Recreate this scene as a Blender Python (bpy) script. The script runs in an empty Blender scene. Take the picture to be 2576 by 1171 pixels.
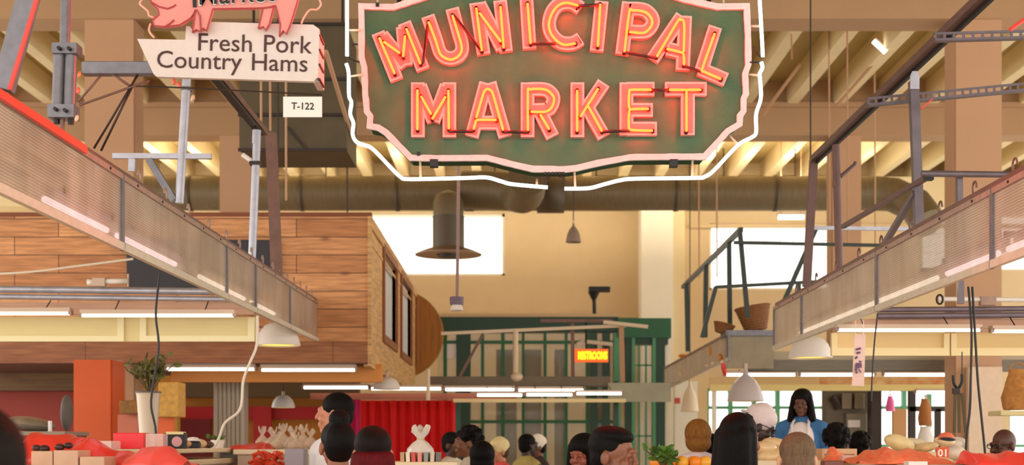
import bpy, math, random
import numpy as np
from mathutils import Vector, Matrix, Euler
random.seed(7)
np.random.seed(7)
C = bpy.context.scene.collection
SC = bpy.context.scene

# ------------------------------------------------------------------ camera, world, exposure
F, CX, H0, CAMZ = 2576 * 50 / 36.0, 1288.0, 1120.0, 1.6
cam = bpy.data.cameras.new('camera'); camo = bpy.data.objects.new('camera', cam); C.objects.link(camo)
cam.lens = 50; cam.sensor_width = 36; cam.sensor_fit = 'HORIZONTAL'
cam.shift_y = (H0 - 585.5) / 2576.0
camo.location = (0, 0, CAMZ); camo.rotation_euler = (math.pi / 2, 0, 0)
cam.clip_start = 0.1; cam.clip_end = 200
cam.dof.use_dof = True; cam.dof.focus_distance = 7.6; cam.dof.aperture_fstop = 3.2
SC.camera = camo

w = bpy.data.worlds.new('daylight'); SC.world = w; w.use_nodes = True
bg = w.node_tree.nodes['Background']; bg.inputs[0].default_value = (1.0, 0.965, 0.91, 1); bg.inputs[1].default_value = 2.6
SC.view_settings.view_transform = 'Standard'; SC.view_settings.look = 'None'
SC.view_settings.gamma = 1; SC.view_settings.use_curve_mapping = False
SC.view_settings.exposure = 0.12
SC.cycles.use_denoising = True
SC.cycles.max_bounces = 8; SC.cycles.transparent_max_bounces = 16
SC.cycles.sample_clamp_indirect = 6
TUBE, BULB = 4.5, 6.0


def P(px, py, d):
    return Vector(((px - CX) * d / F, d, CAMZ + (H0 - py) * d / F))


def X(px, d): return (px - CX) * d / F
def Z(py, d): return CAMZ + (H0 - py) * d / F
def S(n, d): return n * d / F
def DX(px, x): return x * F / (px - CX)


# ------------------------------------------------------------------ materials
def lin(c):
    out = []
    for v in c:
        v /= 255.0
        out.append(v / 12.92 if v <= 0.04045 else ((v + 0.055) / 1.055) ** 2.4)
    return (*out, 1.0)


MATS = {}


def M(name, rgb, rough=0.6, metal=0.0, noise=None, bump=None, spec=0.5, trans=0.0, alpha=None, emit=None, rgb2=None, stretch=None, sss=0.0):
    if name in MATS: return MATS[name]
    m = bpy.data.materials.new(name); m.use_nodes = True
    nt = m.node_tree; N = nt.nodes; L = nt.links
    b = N['Principled BSDF']
    col = lin(rgb)
    b.inputs['Base Color'].default_value = col
    b.inputs['Roughness'].default_value = rough
    b.inputs['Metallic'].default_value = metal
    b.inputs['Specular IOR Level'].default_value = spec
    if trans: b.inputs['Transmission Weight'].default_value = trans
    if sss:
        b.inputs['Subsurface Weight'].default_value = sss; b.inputs['Subsurface Radius'].default_value = (0.02, 0.008, 0.005)
    if emit:
        b.inputs['Emission Color'].default_value = (*emit[0], 1); b.inputs['Emission Strength'].default_value = emit[1]
    vec = None
    if noise or bump:
        tc = N.new('ShaderNodeTexCoord'); vec = tc.outputs['Object']
        if stretch:
            mp = N.new('ShaderNodeMapping'); mp.inputs['Scale'].default_value = stretch
            L.new(vec, mp.inputs[0]); vec = mp.outputs[0]
    if noise:
        nz = N.new('ShaderNodeTexNoise'); nz.inputs['Scale'].default_value = noise[0]; nz.inputs['Detail'].default_value = 5
        L.new(vec, nz.inputs['Vector'])
        mr = N.new('ShaderNodeMapRange'); mr.inputs[1].default_value = 0.3; mr.inputs[2].default_value = 0.7
        L.new(nz.outputs[0], mr.inputs[0])
        mx = N.new('ShaderNodeMix'); mx.data_type = 'RGBA'
        c2 = lin(rgb2) if rgb2 else tuple([x * (1 - noise[1]) for x in col[:3]] + [1])
        mx.inputs[6].default_value = col; mx.inputs[7].default_value = c2
        L.new(mr.outputs[0], mx.inputs[0]); L.new(mx.outputs[2], b.inputs['Base Color'])
    if bump:
        bz = N.new('ShaderNodeTexNoise'); bz.inputs['Scale'].default_value = bump[0]; bz.inputs['Detail'].default_value = 4
        L.new(vec, bz.inputs['Vector'])
        bp = N.new('ShaderNodeBump'); bp.inputs['Strength'].default_value = bump[1]; bp.inputs['Distance'].default_value = 0.01
        L.new(bz.outputs[0], bp.inputs['Height']); L.new(bp.outputs[0], b.inputs['Normal'])
    if alpha is not None:
        tr = N.new('ShaderNodeBsdfTransparent'); ms = N.new('ShaderNodeMixShader'); ms.inputs[0].default_value = alpha
        L.new(tr.outputs[0], ms.inputs[1]); L.new(b.outputs[0], ms.inputs[2]); L.new(ms.outputs[0], N['Material Output'].inputs[0])
    MATS[name] = m
    return m


def emitter(name, rgb, strength):
    if name in MATS: return MATS[name]
    m = bpy.data.materials.new(name); m.use_nodes = True; nt = m.node_tree
    nt.nodes.remove(nt.nodes['Principled BSDF'])
    e = nt.nodes.new('ShaderNodeEmission'); e.inputs[0].default_value = (*rgb, 1); e.inputs[1].default_value = strength
    nt.links.new(e.outputs[0], nt.nodes['Material Output'].inputs[0]); MATS[name] = m
    return m


def planks(name, cols, row, width, rough=0.55, vertical=False, axis='xz', mortar=(70, 35, 18), msize=0.004):
    m = bpy.data.materials.new(name); m.use_nodes = True; nt = m.node_tree; N = nt.nodes; L = nt.links
    b = N['Principled BSDF']; b.inputs['Roughness'].default_value = rough
    tc = N.new('ShaderNodeTexCoord'); sp = N.new('ShaderNodeSeparateXYZ'); cb = N.new('ShaderNodeCombineXYZ')
    L.new(tc.outputs['Object'], sp.inputs[0])
    L.new(sp.outputs[0 if axis[0] == 'x' else 1], cb.inputs[0]); L.new(sp.outputs[2], cb.inputs[1])
    br = N.new('ShaderNodeTexBrick'); L.new(cb.outputs[0], br.inputs['Vector'])
    br.inputs['Color1'].default_value = lin(cols[0]); br.inputs['Color2'].default_value = lin(cols[1]); br.inputs['Mortar'].default_value = lin(mortar)
    br.inputs['Scale'].default_value = 1; br.inputs['Mortar Size'].default_value = msize; br.inputs['Bias'].default_value = 0.0
    br.inputs['Brick Width'].default_value = width; br.inputs['Row Height'].default_value = row; br.offset = 0.37
    mp = N.new('ShaderNodeMapping'); mp.inputs['Scale'].default_value = (1.2, 1.2, 16) if not vertical else (16, 16, 1.2)
    L.new(tc.outputs['Object'], mp.inputs[0])
    nz = N.new('ShaderNodeTexNoise'); nz.inputs['Scale'].default_value = 2.2; nz.inputs['Detail'].default_value = 8
    L.new(mp.outputs[0], nz.inputs['Vector'])
    rp = N.new('ShaderNodeValToRGB'); rp.color_ramp.elements[0].position = 0.35; rp.color_ramp.elements[1].position = 0.62
    rp.color_ramp.elements[0].color = (0.55, 0.5, 0.45, 1); rp.color_ramp.elements[1].color = (1, 1, 1, 1)
    L.new(nz.outputs[0], rp.inputs[0])
    # knots
    vo = N.new('ShaderNodeTexVoronoi'); vo.inputs['Scale'].default_value = 2.3; mk = N.new('ShaderNodeMapping'); mk.inputs['Scale'].default_value = (0.6, 0.6, 1.3)
    L.new(tc.outputs['Object'], mk.inputs[0]); L.new(mk.outputs[0], vo.inputs['Vector'])
    kr = N.new('ShaderNodeValToRGB'); kr.color_ramp.elements[0].position = 0.03; kr.color_ramp.elements[1].position = 0.11
    kr.color_ramp.elements[0].color = (0.35, 0.25, 0.2, 1); kr.color_ramp.elements[1].color = (1, 1, 1, 1)
    L.new(vo.outputs['Distance'], kr.inputs[0])
    m1 = N.new('ShaderNodeMix'); m1.data_type = 'RGBA'; m1.blend_type = 'MULTIPLY'; m1.inputs[0].default_value = 0.8
    L.new(br.outputs[0], m1.inputs[6]); L.new(rp.outputs[0], m1.inputs[7])
    m2 = N.new('ShaderNodeMix'); m2.data_type = 'RGBA'; m2.blend_type = 'MULTIPLY'; m2.inputs[0].default_value = 0.8
    L.new(m1.outputs[2], m2.inputs[6]); L.new(kr.outputs[0], m2.inputs[7])
    L.new(m2.outputs[2], b.inputs['Base Color'])
    bp = N.new('ShaderNodeBump'); bp.inputs['Strength'].default_value = 0.3; bp.inputs['Distance'].default_value = 0.01
    L.new(br.outputs['Fac'], bp.inputs['Height']); bp.invert = True; L.new(bp.outputs[0], b.inputs['Normal'])
    MATS[name] = m
    return m


def ribbed(name, rgb, rgb2, solid, rib=140.0):
    """translucent corrugated plastic: ribs run along the sheet"""
    m = bpy.data.materials.new(name); m.use_nodes = True; nt = m.node_tree; N = nt.nodes; L = nt.links
    b = N['Principled BSDF']; b.inputs['Roughness'].default_value = 0.22; b.inputs['Specular IOR Level'].default_value = 0.8
    tc = N.new('ShaderNodeTexCoord')
    wv = N.new('ShaderNodeTexWave'); wv.bands_direction = 'Z'; wv.inputs['Scale'].default_value = rib / 6.283; wv.inputs['Distortion'].default_value = 0.4
    wv.inputs['Detail'].default_value = 1; wv.inputs['Detail Scale'].default_value = 0.3
    L.new(tc.outputs['Object'], wv.inputs['Vector'])
    nz = N.new('ShaderNodeTexNoise'); nz.inputs['Scale'].default_value = 1.6; nz.inputs['Detail'].default_value = 6
    mp = N.new('ShaderNodeMapping'); mp.inputs['Scale'].default_value = (1, 2.5, 1); L.new(tc.outputs['Object'], mp.inputs[0]); L.new(mp.outputs[0], nz.inputs['Vector'])
    mx = N.new('ShaderNodeMix'); mx.data_type = 'RGBA'; mx.inputs[6].default_value = lin(rgb); mx.inputs[7].default_value = lin(rgb2)
    ad = N.new('ShaderNodeMath'); ad.operation = 'MULTIPLY_ADD'; ad.inputs[1].default_value = 0.75
    mr = N.new('ShaderNodeMapRange'); mr.inputs[1].default_value = 0.35; mr.inputs[2].default_value = 0.65; mr.inputs[3].default_value = -0.25; mr.inputs[4].default_value = 0.3
    L.new(nz.outputs[0], mr.inputs[0]); L.new(wv.outputs['Fac'], ad.inputs[0]); L.new(mr.outputs[0], ad.inputs[2])
    cl = N.new('ShaderNodeClamp'); L.new(ad.outputs[0], cl.inputs[0])
    L.new(cl.outputs[0], mx.inputs[0]); L.new(mx.outputs[2], b.inputs['Base Color'])
    bp = N.new('ShaderNodeBump'); bp.inputs['Strength'].default_value = 0.6; bp.inputs['Distance'].default_value = 0.008
    L.new(wv.outputs['Fac'], bp.inputs['Height']); L.new(bp.outputs[0], b.inputs['Normal'])
    tl = N.new('ShaderNodeBsdfTranslucent'); tl.inputs[0].default_value = lin((225, 205, 185))
    tr = N.new('ShaderNodeBsdfTransparent'); tr.inputs[0].default_value = (0.95, 0.9, 0.85, 1)
    a1 = N.new('ShaderNodeMixShader'); a1.inputs[0].default_value = 0.3
    L.new(b.outputs[0], a1.inputs[1]); L.new(tl.outputs[0], a1.inputs[2])
    a2 = N.new('ShaderNodeMixShader'); a2.inputs[0].default_value = solid
    L.new(tr.outputs[0], a2.inputs[1]); L.new(a1.outputs[0], a2.inputs[2])
    L.new(a2.outputs[0], N['Material Output'].inputs[0]); MATS[name] = m
    return m


# ------------------------------------------------------------------ object helpers
LOC = {}


def tag(o, label=None, cat=None, group=None, kind=None):
    if label: o['label'] = label
    if cat: o['category'] = cat
    if group: o['group'] = group
    if kind: o['kind'] = kind
    return o


def thing(name, label, cat, loc, group=None):
    o = bpy.data.objects.new(name, None); C.objects.link(o); o.empty_display_size = 0.1
    o.location = loc; LOC[o.name] = Vector(loc)
    return tag(o, label, cat, group)


class MB:
    def __init__(s): s.v = []; s.f = []

    def add(s, vs, fs):
        n = len(s.v); s.v += [tuple(v) for v in vs]; s.f += [tuple(i + n for i in f) for f in fs]; return s

    def box(s, c, size, rot=None):
        hx, hy, hz = size[0] / 2, size[1] / 2, size[2] / 2
        vs = [Vector((x, y, z)) for x in (-hx, hx) for y in (-hy, hy) for z in (-hz, hz)]
        if rot is not None: vs = [rot @ v for v in vs]
        vs = [v + Vector(c) for v in vs]
        return s.add(vs, [(0, 1, 3, 2), (4, 6, 7, 5), (0, 4, 5, 1), (2, 3, 7, 6), (0, 2, 6, 4), (1, 5, 7, 3)])

    def span(s, a, b):
        a, b = Vector(a), Vector(b)
        return s.box((a + b) / 2, [abs(b[i] - a[i]) for i in range(3)])

    def bar(s, p0, p1, w, h, up=(0, 0, 1)):
        p0, p1 = Vector(p0), Vector(p1); d = (p1 - p0); L = d.length
        if L < 1e-6: return s
        d.normalize(); u = Vector(up)
        if abs(d.dot(u)) > 0.98: u = Vector((0, 1, 0))
        r = d.cross(u).normalized(); u = r.cross(d).normalized()
        rot = Matrix((r, d, u)).transposed()
        return s.box((p0 + p1) / 2, (w, L, h), rot)

    def channel(s, p0, p1, w, holes=True):
        """slotted strut: U channel with a slotted face towards the viewer"""
        p0, p1 = Vector(p0), Vector(p1); d = p1 - p0; L = d.length; d.normalize()
        r = Vector((0, 1, 0)); u = d.cross(r).normalized()
        if u.z < 0: u = -u
        t = 0.004
        for k in (-1, 1): s.bar(p0 + u * k * w / 2 + r * w / 2, p1 + u * k * w / 2 + r * w / 2, w, t, u)
        for k in (-1, 1): s.bar(p0 + u * k * w * 0.36, p1 + u * k * w * 0.36, t, w * 0.26, u)
        n = max(2, int(L / 0.05))
        for i in range(n + 1):
            q = p0 + d * (L * i / n); s.bar(q - d * 0.008, q + d * 0.008, t, w * 0.5, u)
        return s

    def tube(s, pts, r, n=10, caps=True, closed=False):
        pts = [Vector(p) for p in pts]; m = len(pts)
        rs = r if isinstance(r, (list, tuple)) else [r] * m
        vs, fs = [], []; prev = None
        for i, p in enumerate(pts):
            if closed: t = pts[(i + 1) % m] - pts[i - 1]
            else: t = pts[min(i + 1, m - 1)] - pts[max(i - 1, 0)]
            if t.length < 1e-9: t = Vector((0, 0, 1))
            t.normalize()
            if prev is None:
                a = Vector((0, 0, 1)) if abs(t.z) < 0.9 else Vector((1, 0, 0))
                prev = t.cross(a).normalized()
            else:
                prev = (prev - t * prev.dot(t))
                if prev.length < 1e-6: prev = t.orthogonal()
                prev.normalize()
            q = t.cross(prev)
            for k in range(n):
                a = 2 * math.pi * k / n
                vs.append(p + (prev * math.cos(a) + q * math.sin(a)) * rs[i])
        for i in range(m - 1 + (1 if closed else 0)):
            for k in range(n):
                a, b = i * n + k, i * n + (k + 1) % n
                c, d = ((i + 1) % m) * n + (k + 1) % n, ((i + 1) % m) * n + k
                fs.append((a, d, c, b))
        if caps and not closed:
            fs.append(tuple(range(n))); fs.append(tuple(reversed(range((m - 1) * n, m * n))))
        return s.add(vs, fs)

    def lathe(s, prof, c, n=28, axis='z', flat=1.0):
        vs, fs = [], []; c = Vector(c)
        for r, h in prof:
            for k in range(n):
                a = 2 * math.pi * k / n; x, y = math.cos(a) * r, math.sin(a) * r * flat
                v = {'z': (x, y, h), 'y': (x, h, y), 'x': (h, x, y)}[axis]
                vs.append(c + Vector(v))
        for i in range(len(prof) - 1):
            for k in range(n):
                fs.append((i * n + k, i * n + (k + 1) % n, (i + 1) * n + (k + 1) % n, (i + 1) * n + k))
        return s.add(vs, fs)

    def prism(s, pts, y0, y1):
        """pts: list of (x, z); extruded from y0 to y1"""
        n = len(pts); vs = [(x, y0, z) for x, z in pts] + [(x, y1, z) for x, z in pts]
        fs = [tuple(range(n)), tuple(reversed(range(n, 2 * n)))]
        for i in range(n): j = (i + 1) % n; fs.append((i, i + n, j + n, j))
        return s.add(vs, fs)

    def ell(s, c, r, n=16, m=10, rot=None):
        vs, fs = [], []
        for i in range(m + 1):
            t = math.pi * i / m
            for k in range(n):
                a = 2 * math.pi * k / n
                v = Vector((math.sin(t) * math.cos(a) * r[0], math.sin(t) * math.sin(a) * r[1], math.cos(t) * r[2]))
                if rot is not None: v = rot @ v
                vs.append(v + Vector(c))
        for i in range(m):
            for k in range(n):
                fs.append((i * n + k, (i + 1) * n + k, (i + 1) * n + (k + 1) % n, i * n + (k + 1) % n))
        return s.add(vs, fs)

    def cap(s, p0, p1, r0, r1, n=14):
        p0, p1 = Vector(p0), Vector(p1); d = (p1 - p0)
        if d.length < 1e-6: return s.ell(p0, (r0, r0, r0))
        d.normalize(); pts, rs = [], []
        for a in (85, 60, 35, 12): pts.append(p0 - d * r0 * math.sin(math.radians(a))); rs.append(r0 * math.cos(math.radians(a)))
        for t in (0, .33, .66, 1): pts.append(p0.lerp(p1, t)); rs.append(r0 + (r1 - r0) * t)
        for a in (12, 35, 60, 85): pts.append(p1 + d * r1 * math.sin(math.radians(a))); rs.append(r1 * math.cos(math.radians(a)))
        return s.tube(pts, rs, n)

    def mesh(s, name, off=Vector((0, 0, 0)), smooth=False):
        me = bpy.data.meshes.new(name)
        me.from_pydata([tuple(Vector(v) - off) for v in s.v], [], s.f); me.validate(); me.update()
        if smooth: me.polygons.foreach_set('use_smooth', [True] * len(me.polygons))
        return me

    def base(s):
        a = np.array(s.v); return Vector(((a[:, 0].min() + a[:, 0].max()) / 2, (a[:, 1].min() + a[:, 1].max()) / 2, a[:, 2].min()))

    def build(s, name, mat, parent=None, smooth=False, label=None, bevel=0):
        if parent is not None:
            r = parent
            while r.parent is not None: r = r.parent
            off = LOC[r.name]
        else: off = s.base()
        o = bpy.data.objects.new(name, s.mesh(name, off, smooth)); C.objects.link(o)
        o.data.materials.append(mat)
        if parent is not None: o.parent = parent
        else: o.location = off; LOC[o.name] = off
        if label: o['label'] = label
        if smooth and smooth != 'all':
            try: o.data.set_sharp_from_angle(angle=math.radians(40))
            except Exception: pass
        if bevel:
            md = o.modifiers.new('bevel', 'BEVEL'); md.width = bevel; md.segments = 2; md.limit_method = 'ANGLE'
        return o


def solo(mb, name, mat, label, cat, group=None, smooth=False, bevel=0, kind=None):
    return tag(mb.build(name, mat, None, smooth, bevel=bevel), label, cat, group, kind)


def struct(mb, name, mat, smooth=False):
    o = mb.build(name, mat, None, smooth); o['kind'] = 'structure'; return o


def ribbon(mb, pts, wd, y0, y1, closed=False):
    """mitred flat stroke in a y = const plane; pts (x, z); wd one width or one per point"""
    m = len(pts); L, R = [], []
    for i in range(m):
        p = Vector(pts[i]); ws = wd[i] if isinstance(wd, list) else wd
        a = Vector(pts[i - 1]) if (i > 0 or closed) else None; b = Vector(pts[(i + 1) % m]) if (i < m - 1 or closed) else None
        d0 = (p - a).normalized() if a is not None else None; d1 = (b - p).normalized() if b is not None else None
        if d0 is None: d0 = d1
        if d1 is None: d1 = d0
        t = d0 + d1
        t = t.normalized() if t.length > .2 else d0
        nrm = Vector((-t.y, t.x)); c = max(.45, nrm.dot(Vector((-d0.y, d0.x))))
        L.append(p + nrm * ws / 2 / c); R.append(p - nrm * ws / 2 / c)
    vs = []
    for i in range(m): vs += [(L[i].x, y0, L[i].y), (R[i].x, y0, R[i].y), (R[i].x, y1, R[i].y), (L[i].x, y1, L[i].y)]
    fs = []
    for i in range(m if closed else m - 1):
        a, b = 4 * i, 4 * ((i + 1) % m)
        for k in range(4): fs.append((a + k, a + (k + 1) % 4, b + (k + 1) % 4, b + k))
    if not closed: fs += [(0, 3, 2, 1), (4 * m - 4, 4 * m - 3, 4 * m - 2, 4 * m - 1)]
    return mb.add(vs, fs)


def smoothline(pts, n=6, closed=False):
    pts = [Vector(p) for p in pts]; out = []; m = len(pts)
    for i in range(m if closed else m - 1):
        if closed: p0, p1, p2, p3 = pts[i - 1], pts[i], pts[(i + 1) % m], pts[(i + 2) % m]
        else: p0, p1, p2, p3 = pts[max(i - 1, 0)], pts[i], pts[i + 1], pts[min(i + 2, m - 1)]
        for k in range(n):
            t = k / n
            out.append(0.5 * ((2 * p1) + (p2 - p0) * t + (2 * p0 - 5 * p1 + 4 * p2 - p3) * t * t + (3 * p1 - p0 - 3 * p2 + p3) * t ** 3))
    if not closed: out.append(pts[-1])
    return out


def holes_wall(axis, a0, a1, z0, z1, t0, t1, holes):
    mb = MB()
    A = sorted({a0, a1} | {h[0] for h in holes} | {h[1] for h in holes}); A = [a for a in A if a0 <= a <= a1]
    B = sorted({z0, z1} | {h[2] for h in holes} | {h[3] for h in holes}); B = [b for b in B if z0 <= b <= z1]
    for i in range(len(A) - 1):
        run = None
        for j in range(len(B) - 1):
            ca, cb = (A[i] + A[i + 1]) / 2, (B[j] + B[j + 1]) / 2
            solid = not any(h[0] < ca < h[1] and h[2] < cb < h[3] for h in holes)
            if solid:
                if run is None: run = [B[j], B[j + 1]]
                else: run[1] = B[j + 1]
            if (not solid or j == len(B) - 2) and run is not None:
                if axis == 'x': mb.span((A[i], t0, run[0]), (A[i + 1], t1, run[1]))
                else: mb.span((t0, A[i], run[0]), (t1, A[i + 1], run[1]))
                run = None
    return mb


def text_mb(body, p_left, p_right, height, depth, shear=0.0, bold=0.0, d=None):
    """text set on the plane y = const, fitted between two base line points"""
    cu = bpy.data.curves.new('text', 'FONT'); cu.body = body; cu.size = 1; cu.extrude = 0.5; cu.offset = bold; cu.resolution_u = 3
    o = bpy.data.objects.new('text', cu); C.objects.link(o)
    dg = bpy.context.evaluated_depsgraph_get()
    me = bpy.data.meshes.new_from_object(o.evaluated_get(dg))
    vs = np.array([v.co[:] for v in me.vertices]); fs = [tuple(p.vertices) for p in me.polygons]
    bpy.data.objects.remove(o); bpy.data.curves.remove(cu); bpy.data.meshes.remove(me)
    x0, x1 = vs[:, 0].min(), vs[:, 0].max(); cap = 0.729
    p0, p1 = Vector(p_left), Vector(p_right); u = (p1 - p0) / (x1 - x0); up = Vector((-(p1 - p0).z, 0, (p1 - p0).x)).normalized()
    mb = MB(); out = []
    for x, y, z in vs:
        q = p0 + u * (x - x0 + shear * y) + up * (y / cap * height)
        out.append((q.x, q.y - (z + 0.5) * depth, q.z))
    mb.add(out, fs)
    return mb


# ------------------------------------------------------------------ shared materials
m_wall = M('cream wall paint', (208, 181, 138), 0.7, noise=(3, 0.06))
m_white = M('white pilaster paint', (240, 230, 208), 0.6, noise=(2, 0.05))
m_ceil = M('ceiling paint', (196, 172, 114), 0.75, noise=(1.2, 0.12))
m_joist = M('joist paint', (228, 206, 160), 0.7, noise=(2, 0.08))
m_beam = M('beam paint', (180, 142, 104), 0.7, noise=(1.5, 0.08))
m_col = M('column paint', (196, 152, 116), 0.65, noise=(1.2, 0.07))
m_floor = M('polished concrete', (206, 194, 172), 0.35, noise=(1.5, 0.2))
m_steel = M('galvanised steel', (128, 126, 132), 0.42, 0.55, noise=(18, 0.25))
m_steel_l = M('pale galvanised pipe', (186, 186, 198), 0.38, 0.5, noise=(14, 0.2))
m_rust = M('brown painted steel', (128, 92, 80), 0.5, 0.2, noise=(10, 0.25))
m_dark = M('dark metal', (58, 48, 42), 0.5, 0.4)
m_black = M('black', (18, 16, 15), 0.5)
m_duct = M('grey duct metal', (124, 108, 80), 0.5, 0.25, noise=(5, 0.2), stretch=(10, 1, 1))
m_green = M('green paint', (22, 98, 52), 0.4, noise=(4, 0.15))
m_greend = M('dark green paint', (30, 66, 46), 0.45)
m_tube = emitter('fluorescent tube', (1.0, 0.93, 0.82), TUBE)
m_tubep = emitter('pinkish fluorescent tube', (1.0, 0.82, 0.95), 5.0)
m_bulb = emitter('warm bulb', (1.0, 0.66, 0.1), 1.9)
m_housing = M('fixture housing', (206, 180, 158), 0.45)
m_cream = M('cream panel', (226, 208, 150), 0.6, noise=(2, 0.07))
m_whitepl = M('white enamel', (236, 228, 220), 0.35)
m_glass = M('window glass', (240, 248, 246), 0.05, alpha=0.12)
m_cable = M('black cable', (28, 22, 20), 0.5)
m_cablew = M('white cable', (228, 214, 196), 0.5)
m_red = M('red plastic sheet', (232, 62, 48), 0.28, noise=(6, 0.18), alpha=0.93)
m_bag = M('clear bread bag', (240, 222, 202), 0.15, noise=(14, 0.25), alpha=0.42)
m_bread = M('bread crust', (206, 152, 92), 0.7, noise=(16, 0.35))
m_fab = ribbed('ribbed translucent plastic', (140, 122, 104), (226, 216, 200), 0.66)
m_wood = planks('cedar planks', ((238, 172, 114), (200, 132, 80)), 0.19, 1.25)
m_wood2 = planks('pale side boards', ((228, 180, 116), (214, 162, 100)), 1.6, 3.0, axis='yz', msize=0.002)
m_woodd = planks('lower board', ((170, 108, 66), (158, 98, 60)), 0.3, 2.6, mortar=(110, 66, 40))

# ------------------------------------------------------------------ setting: floor, ceiling, walls, columns
W = 12.5
BEAMS = [-1.7, 4.0, 9.7, 15.4, 21.1]
BACK = 27.0
struct(MB().span((-W, -3, -0.1), (W, BACK + 0.3, 0)), 'floor', m_floor)
struct(MB().span((-W, -3, 6.95), (W, BACK + 0.3, 7.1)), 'ceiling', m_ceil)
for y in BEAMS:
    mb = MB(); mb.span((-W, y - .23, 6.15), (W, y + .23, 6.96)); mb.span((-W, y - .30, 6.55), (W, y + .30, 6.62))
    struct(mb, 'ceiling_beam', m_beam)
for b0, b1 in [(BEAMS[0], BEAMS[1]), (BEAMS[1], BEAMS[2]), (BEAMS[2], BEAMS[3]), (BEAMS[3], BEAMS[4]), (BEAMS[4], BACK)]:
    k0 = -23
    for k in range(-23, 14):
        x = 3.43 + 0.68 * k
        if abs(x) > W: continue
        struct(MB().span((x - .08, b0 + .2, 6.6), (x + .08, b1 - (.2 if b1 < 26 else 0), 6.96)), 'ceiling_joist', m_joist)
# transverse purlins under the joists
struct(MB().span((-W, BACK - .5, 6.05), (W, BACK, 6.6)), 'ceiling_beam', m_joist)

wins = [(X(380, BACK), X(692, BACK), Z(690, BACK), 6.0), (X(880, BACK), X(1270, BACK), Z(694, BACK), 6.0),
        (X(1785, BACK), X(2110, BACK), Z(730, BACK), Z(562, BACK)), (X(2318, BACK), X(2640, BACK), Z(682, BACK), 6.0)]
low = [(X(1780, BACK), X(2078, BACK), 0.35, Z(978, BACK)), (X(2215, BACK), X(2405, BACK), 0.35, Z(978, BACK)), (X(2540, BACK), X(2700, BACK), 0.35, Z(1000, BACK))]
struct(holes_wall('x', -W, W, 0, 6.95, BACK, BACK + .3, wins + low), 'wall_back', m_wall)
# ledge / picture rail lines on the back wall
mb = MB(); mb.span((-W, BACK - .06, Z(800, BACK)), (X(1608, BACK), BACK + .01, Z(790, BACK))); mb.span((X(1735, BACK), BACK - .08, Z(575, BACK)), (W, BACK + .01, Z(566, BACK)))
struct(mb, 'trim_1', m_wall)
m_mun = M('window muntin', (226, 222, 210), 0.5)
for i, (a, b, c, d_) in enumerate(wins):
    r = bpy.data.objects.new('window_%d' % (i + 1), None); C.objects.link(r); r.location = ((a + b) / 2, BACK + .15, c); LOC[r.name] = Vector(r.location); r['kind'] = 'structure'
    mb = MB(); nx, nz = max(3, int((b - a) / .27)), max(2, int((d_ - c) / .29)); t = .008
    for k in range(1, nx): x = a + (b - a) * k / nx; mb.span((x - t / 2, BACK + .14, c), (x + t / 2, BACK + .17, d_))
    for k in range(1, nz): z = c + (d_ - c) * k / nz; mb.span((a, BACK + .14, z - t / 2), (b, BACK + .17, z + t / 2))
    mb.build('muntin_bars', m_mun, r)
    mb = MB(); t = .05
    for x0, x1, z0, z1 in ((a, a + t, c, d_), (b - t, b, c, d_), (a, b, c, c + t), (a, b, d_ - t, d_)): mb.span((x0, BACK + .1, z0), (x1, BACK + .2, z1))
    mb.build('window_frame', m_white, r)
    MB().span((a, BACK + .155, c), (b, BACK + .16, d_)).build('pane', m_glass, r)
m_mint = M('mint green frame', (78, 150, 104), 0.4)
for i, (a, b, c, d_) in enumerate(low):
    r = bpy.data.objects.new('window_%d' % (i + 5), None); C.objects.link(r); r.location = ((a + b) / 2, BACK + .15, c); LOC[r.name] = Vector(r.location); r['kind'] = 'structure'
    mb = MB(); nx = max(2, int((b - a) / .42)); t = .085
    for k in range(0, nx + 1): x = a + (b - a) * k / nx; mb.span((x - t / 2, BACK + .08, c), (x + t / 2, BACK + .2, d_))
    for z in (c, c + .62, c + 1.2, Z(1030, BACK), d_ - .05): mb.span((a, BACK + .09, z), (b, BACK + .19, z + .06))
    mb.build('window_frame', m_mint, r)
    MB().span((a, BACK + .14, c), (b, BACK + .145, d_)).build('pane', m_glass, r)
# pilaster beside the vestibule and a narrower return
struct(MB().span((X(1612, 26.5), 26.4, 0), (X(1692, 26.5), BACK, 6.1)), 'pillar_back', m_white)
struct(MB().span((X(1692, 26.6), 26.55, 0), (X(1722, 26.6), BACK, 6.1)), 'pillar_back_return', m_joist)
struct(MB().span((X(1698, 25.6), 25.6, 0), (X(1755, 25.6), 25.9, Z(960, 25.6))), 'pillar_door', m_white)
for px0, px1, y, h in ((213, 336, 15.4, 6.2), (2405, 2520, 15.4, 6.2), (2095, 2166, 21.1, 6.2), (553, 632, 21.1, 6.2)):
    x0, x1 = X(px0, y - .2), X(px1, y - .2); mb = MB(); mb.span((x0, y - .2, 0), (x1, y + .2, h))
    mb.span((x0 - .01, y - .17, 0), (x1 + .01, y + .17, h)) 
    struct(mb, 'column', m_col)

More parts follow.
